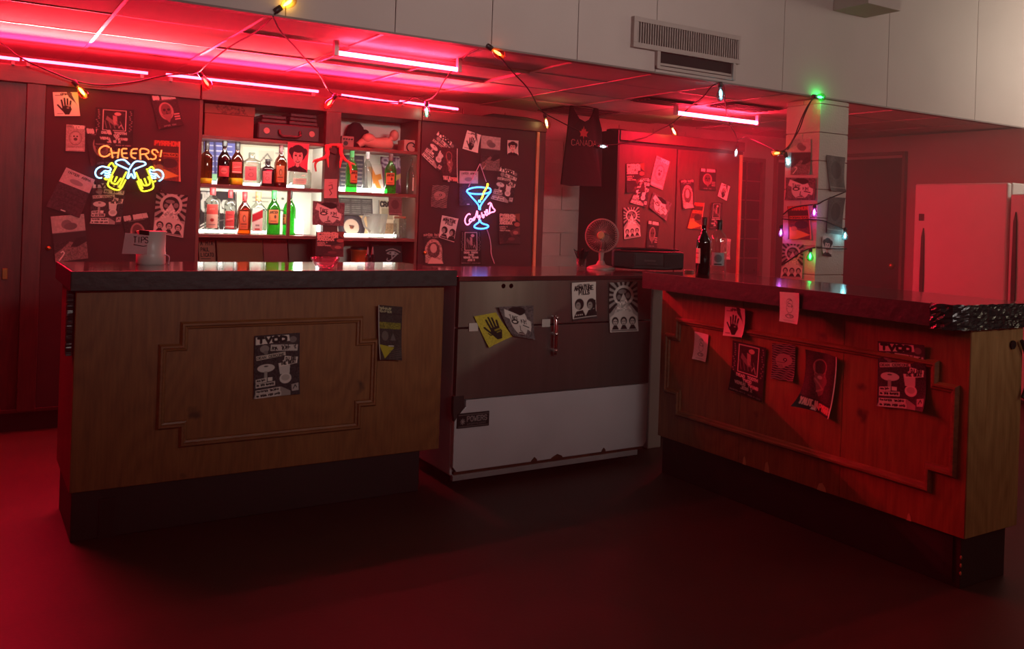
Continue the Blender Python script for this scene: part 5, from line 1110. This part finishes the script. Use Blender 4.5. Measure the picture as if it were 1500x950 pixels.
# ================================================================== THINGS ON THE COUNTERS
p = Vector((.75, 4.53, ZT)); p = at(219, 386, 'z', ZT); p.y -= .03
t = thing('tip_jug', 'white plastic tip jug with a TIPS note on the left counter', 'jug', p)
JUG = mat('frosted_plastic', (206, 196, 194), .35, var=.06)
MB().lathe([(.058, 0), (.062, .006), (.062, .055), (.060, .058), (.060, .14), (.064, .145), (.064, .15)], p, 24).build('jug', JUG, t)
MB().lathe([(.056, .15), (.05, .151)], p, 20).build('opening', BLACKP, t)
R_ = Vector((_r[0], _r[1], 0)); D_ = Vector((_d[0], _d[1], 0)); Z_ = Vector((0, 0, 1))
o_ = p-D_*.068+Z_*.05
nq = [o_-R_*.088+Z_*.09, o_+R_*.012+Z_*.084, o_+R_*.012+Z_*-.002, o_-R_*.10+Z_*-.004]
o2 = MB().prism([nq[3], nq[2], nq[1], nq[0]], D_*.002).build('note', mat('pink_note', (222, 180, 186), .7), t)
ns_ = p-D_*.0695
strokes('TIPS', ns_-R_*.05+Z_*.098, R_, .026, .017, .0016, BLACKP, 'handwriting', o2)
MB().tube([ns_-R_*.048+Z_*.089, ns_-R_*.005+Z_*.083, ns_+R_*.01+Z_*.086], .0016, 5).build('underline', BLACKP, o2)
MB().prism([ns_-R_*.025+Z_*.135, ns_+R_*.018+Z_*.132, ns_+R_*.018+Z_*.152, ns_-R_*.025+Z_*.154], D_*.004).build('tape', BLACKP, t)
MB().tube(smooth([p+R_*.06+Z_*.045, p+R_*.085+Z_*.04, p+R_*.08+Z_*.003]), .003, 6).build('string', mat('pale_cord', (190, 170, 186), .5), t)
p = at(476, 393, 'z', ZT)
t = thing('glass_bowl', 'small clear glass bowl on the left counter', 'bowl', p)
m_ = ppm(p)
MB().lathe([(.022, 0), (.034, .003), (.05, .02), (.064, .042), (.067, .052), (.062, .05), (.046, .024), (.03, .009), (.005, .007)], p, 28).build('bowl', glass('bowl_glass', (236, 236, 238), edge=.5, body=.05), t)
for x_, lb in ((538, 'left one of two tiny pointed sauce bottles on the left counter'), (545, 'right one of two tiny pointed sauce bottles on the left counter')):
    p = at(x_, 391, 'z', ZT)
    t = thing('pour_bottle', lb, 'bottle', p, 'tiny pointed bottles')
    MB().lathe([(.010, 0), (.012, .004), (.012, .045), (.009, .06), (.004, .066)], p, 14).build('bottle', glass('pink_tinted_glass', (226, 190, 200), edge=.5), t)
    MB().lathe([(.006, .062), (.005, .078), (.002, .10)], p, 10).build('spout', mat('pink_spout', (206, 120, 130), .4), t)
ZF = 1.0455
p = at(851, 398, 'z', ZF)
t = thing('napkin_glass', 'glass stuffed with black napkins beside the desk fan', 'glass', p)
MB().lathe([(.022, 0), (.026, .004), (.029, .075), (.027, .075), (.023, .008)], p, 20).build('tumbler', CLEAR, t)
mb = MB(); g = random.Random(8)
for k in range(9):
    a = 2*pi*k/9; c_, s_ = cos(a), sin(a)
    mb.prism([(p.x+.005*c_, p.y+.005*s_, p.z+.03), (p.x+.022*cos(a+.5), p.y+.022*sin(a+.5), p.z+.08), (p.x+.045*cos(a+.25), p.y+.045*sin(a+.25), p.z+.125+g.uniform(-.01, .01)), (p.x+.032*cos(a-.3), p.y+.032*sin(a-.3), p.z+.115)], (.003*c_, .003*s_, .002))
mb.build('napkins', BLACKP, t)
# desk fan
p = at(880, 394, 'z', ZF); m_ = ppm(p); hc = at(877, 345, 'y', p.y).z
t = thing('desk_fan', 'small pale desk fan with wire cage on the freezer top', 'fan', p)
FANW = mat('fan_cream', (150, 126, 122), .4)
MB().lathe([(.085, 0), (.085, .008), (.07, .018), (.03, .028), (.02, .05)], p, 24).build('base', FANW, t)
MB().lathe([(.018, .03), (.014, .06), (.018, hc-p.z-.10)], p, 14).build('neck', FANW, t)
ax_ = (-D_+R_*-.25+Z_*.08).normalized(); e1 = ax_.cross(Z_).normalized(); e2 = e1.cross(ax_)
C_ = Vector((p.x, p.y, hc)); RF = 24.5*m_
ring = lambda r_, off, n=40: [C_+ax_*off+(e1*cos(2*pi*k/n)+e2*sin(2*pi*k/n))*r_ for k in range(n)]
MB().tube(ring(RF, 0), .004, 6, True).tube(ring(RF*.97, .012), .002, 6, True).build('cage_rim', FANW, t)
mb = MB()
for k in range(54):
    a = 2*pi*k/54; v_ = e1*cos(a)+e2*sin(a)
    mb.tube([C_+ax_*.03+v_*RF*.26, C_+ax_*.034+v_*RF*.6, C_+ax_*.022+v_*RF*.9, C_+v_*RF], .0011, 4)
mb.build('front_guard', FANW, t)
mb = MB()
for k in range(40):
    a = 2*pi*k/40; v_ = e1*cos(a)+e2*sin(a)
    mb.tube([C_-ax_*.05+v_*RF*.2, C_-ax_*.045+v_*RF*.7, C_+v_*RF], .0011, 4)
mb.build('rear_guard', FANW, t)
mb = MB().lathe([(.02, -.006), (.024, 0), (.024, .006), (.018, .01)], (0, 0, 0), 20); rt = Vector((0, 0, 1)).rotation_difference(ax_).to_matrix(); mb.v = [tuple(C_+ax_*.032+rt @ Vector(v)) for v in mb.v]; mb.build('hub_badge', mat('hub_gold', (190, 150, 110), .4), t)
for k in range(3):
    a0 = 2*pi*k/3; vs = []
    for i in range(7):
        for j in range(5):
            a = a0+1.5*(i/6)*(.5+.5*j/4); r_ = RF*(.2+.62*j/4); vs.append(C_+(e1*cos(a)+e2*sin(a))*r_+ax_*(.012*(i/6-.5)))
    MB().add(vs, [(i*5+j, i*5+j+1, (i+1)*5+j+1, (i+1)*5+j) for i in range(6) for j in range(4)], True).build('blade', glass('smoked_blade', (150, 130, 136), edge=.8), t)
mb = MB().lathe([(.03, -.06), (.034, -.04), (.034, 0), (.02, .005)], (0, 0, 0), 18); mb.v = [tuple(C_-ax_*.03+rt @ Vector(v)) for v in mb.v]; mb.build('motor', FANW, t)
MB().tube([C_-ax_*.05-Z_*.02, Vector((p.x, p.y, hc-.095))], .012, 8).build('tilt_arm', FANW, t)
# boombox
p = Vector((3.56, 4.37, ZF))
t = thing('boombox', 'wide black boombox on the corner worktop', 'boombox', p, rz=-YAW)
def loc(o, v): return o.matrix_world @ Vector(v)
def lbuild(mb, name, m, par, root, bevel=0):
    mb.v = [tuple(root.matrix_world @ Vector(v)) for v in mb.v]; return mb.build(name, m, par, bevel)
lbuild(MB().prism([(-.215, -.085, .012), (-.10, -.105, .0), (.10, -.105, .0), (.215, -.085, .012), (.215, .09, .012), (-.215, .09, .012)], (0, 0, .108)), 'body', BLACKP, t, t, .014)
DG = mat('speaker_grille', (34, 32, 34), .7, bump=.4, bscale=300)
for s in (-1, 1): lbuild(MB().prism([(s*.21, -.0905, .025), (s*.09, -.111, .02), (s*.09, -.111, .105), (s*.21, -.0905, .105)], (0, .004, 0)), 'speaker_grille', DG, t, t)
lbuild(MB().box((-.085, -.108, .03), (.085, -.104, .10)), 'front_panel', mat('dark_front', (30, 27, 29), .35), t, t, .002)
lbuild(MB().box((-.03, -.1095, .055), (.04, -.108, .066)), 'badge', mat('dim_badge', (70, 64, 66), .4), t, t)
lbuild(MB().box((-.01, -.1095, .040), (.05, -.108, .044)), 'badge', MATS['dim_badge'], t, t)
lbuild(MB().prism([(-.17, -.03, .12), (.17, -.03, .12), (.15, -.03, .132), (-.15, -.03, .132)], (0, .05, 0)), 'top_lid', mat('dark_gloss', (40, 34, 36), .15), t, t, .003)
lbuild(MB().tube(smooth([(-.2, .02, .115), (-.19, .03, .13), (.19, .03, .13), (.2, .02, .115)]), .006, 8), 'handle', BLACKP, t, t)
# bottles on the right counter
p = at(1029, 402, 'z', ZT); m_ = ppm(p); h_ = at(1029, 318, 'y', p.y).z-ZT
bottle(p, 10.3*m_, h_, OLIVE, 'cream', 'dark green wine bottle at the far end of the right counter', kind='wine', capm=DRC, lz=(.2, .46), turn=-1.2, group='bottles on the right counter')
p = at(1051, 401, 'z', ZT); m_ = ppm(p); h_ = at(1051, 322, 'y', p.y).z-ZT
bottle(p, 12*m_, h_, CLEAR, 'seal', 'clear spirit bottle with dark cap at the far end of the right counter', kind='tall', capm=BLKC, lz=(.16, .40), group='bottles on the right counter')
p = at(1009, 399, 'z', ZT)
t = thing('matchbox', 'small red-lit box on the right counter beside the wine bottle', 'box', p)
lbx = Matrix.Rotation(-YAW, 3, 'Z')
mb = MB().box((-.025, -.015, 0), (.025, .015, .014)); mb.v = [tuple(p+lbx @ Vector(v)) for v in mb.v]; mb.build('sleeve', mat('pale_card', (220, 170, 166), .6), t)
mb = MB().box((-.027, -.012, .002), (.027, .012, .011)); mb.v = [tuple(p+lbx @ Vector(v)) for v in mb.v]; mb.build('tray', CARD, t)

# ================================================================== REFRIGERATORS AND BROOM
FW = mat('fridge_white', (226, 214, 210), .35, var=.03)
def fridge(y0, y1, h, label, hy, hz0, hz1, sq=None):
    t = thing('refrigerator', label, 'refrigerator', (7.25, (y0+y1)/2, 0))
    box('cabinet', (7.06, y0, .03), (7.49, y1, h), FW, t, .01)
    for y in (y0+.06, y1-.1): box('foot', (7.1, y, 0), (7.15, y+.05, .03), BLACKP, t)
    d_ = box('door', (7.0, y0+.004, .08), (7.055, y1-.004, h-.004), FW, t, .014)
    MB().prism([(6.985, hy+.002, hz1), (6.985, hy+.018, hz1-.08), (6.985, hy+.022, (hz0+hz1)/2), (6.985, hy+.016, hz0), (6.985, hy-.012, hz0), (6.985, hy-.016, (hz0+hz1)/2), (6.985, hy-.008, hz1-.08)], (.02, 0, 0)).build('handle', mat('dark_handle', (60, 44, 46), .5), d_, .003)
    if sq: box('badge', (6.996, sq[0]-.025, sq[1]-.03), (7.0, sq[0]+.025, sq[1]+.03), MATS['dark_handle'], d_)
fridge(4.082, 4.935, 1.755, 'large white refrigerator glowing red left of the gap', 4.828, .55, 1.37, (4.856, 1.461))
fridge(3.25, 4.068, 1.665, 'shorter white refrigerator at the right edge of the frame', 4.01, .5, 1.52)
bp_ = Vector((7.33, 5.02, 0))
t = thing('broom', 'upturned broom leaning beside the large refrigerator', 'broom', bp_)
MB().tube([(7.2, 4.965, .0), (7.42, 4.99, 1.18)], .013, 8).build('handle', mat('red_stick', (190, 70, 60), .4), t)
mb = MB(); g = random.Random(2)
for k in range(60):
    a = g.uniform(-.02, .02); mb.tube([(7.42+a*.5, 4.99+a, 1.17), (7.425+a, 4.995+a*2.4+g.uniform(-.01, .01), 1.40+g.uniform(-.04, .03))], .003, 4)
mb.build('bristles', mat('dark_bristle', (48, 38, 34), .9), t)
MB().tube([(7.2, 4.945, .0), (7.40, 4.955, 1.2)], .006, 6).build('pole', CHROME, thing('thin_rod', 'thin shiny rod beside the broom', 'rod', (7.2, 4.945, 0)))

# ================================================================== HAZE
hz = struct(box('haze', (-3.45, -2.95, .005), (9.85, 6.61, 3.39), None), 'thin smoke haze filling the bar room', 'haze')
hm = bpy.data.materials.new('thin_haze'); hm.use_nodes = True; nt = hm.node_tree; nt.nodes.remove(nt.nodes['Principled BSDF'])
vs_ = nt.nodes.new('ShaderNodeVolumeScatter'); vs_.inputs['Color'].default_value = (1, .97, .92, 1); vs_.inputs['Anisotropy'].default_value = .1
tc_ = nt.nodes.new('ShaderNodeTexCoord'); sx_ = nt.nodes.new('ShaderNodeSeparateXYZ'); nt.links.new(tc_.outputs['Object'], sx_.inputs[0])
mr_ = nt.nodes.new('ShaderNodeMapRange'); mr_.interpolation_type = 'SMOOTHSTEP'
for k_, v_ in (('From Min', 3.2), ('From Max', 8.6), ('To Min', .005), ('To Max', .11)): mr_.inputs[k_].default_value = v_
nt.links.new(sx_.outputs['X'], mr_.inputs['Value']); nt.links.new(mr_.outputs[0], vs_.inputs['Density'])
nt.links.new(vs_.outputs[0], nt.nodes['Material Output'].inputs['Volume']); hz.data.materials.append(hm)
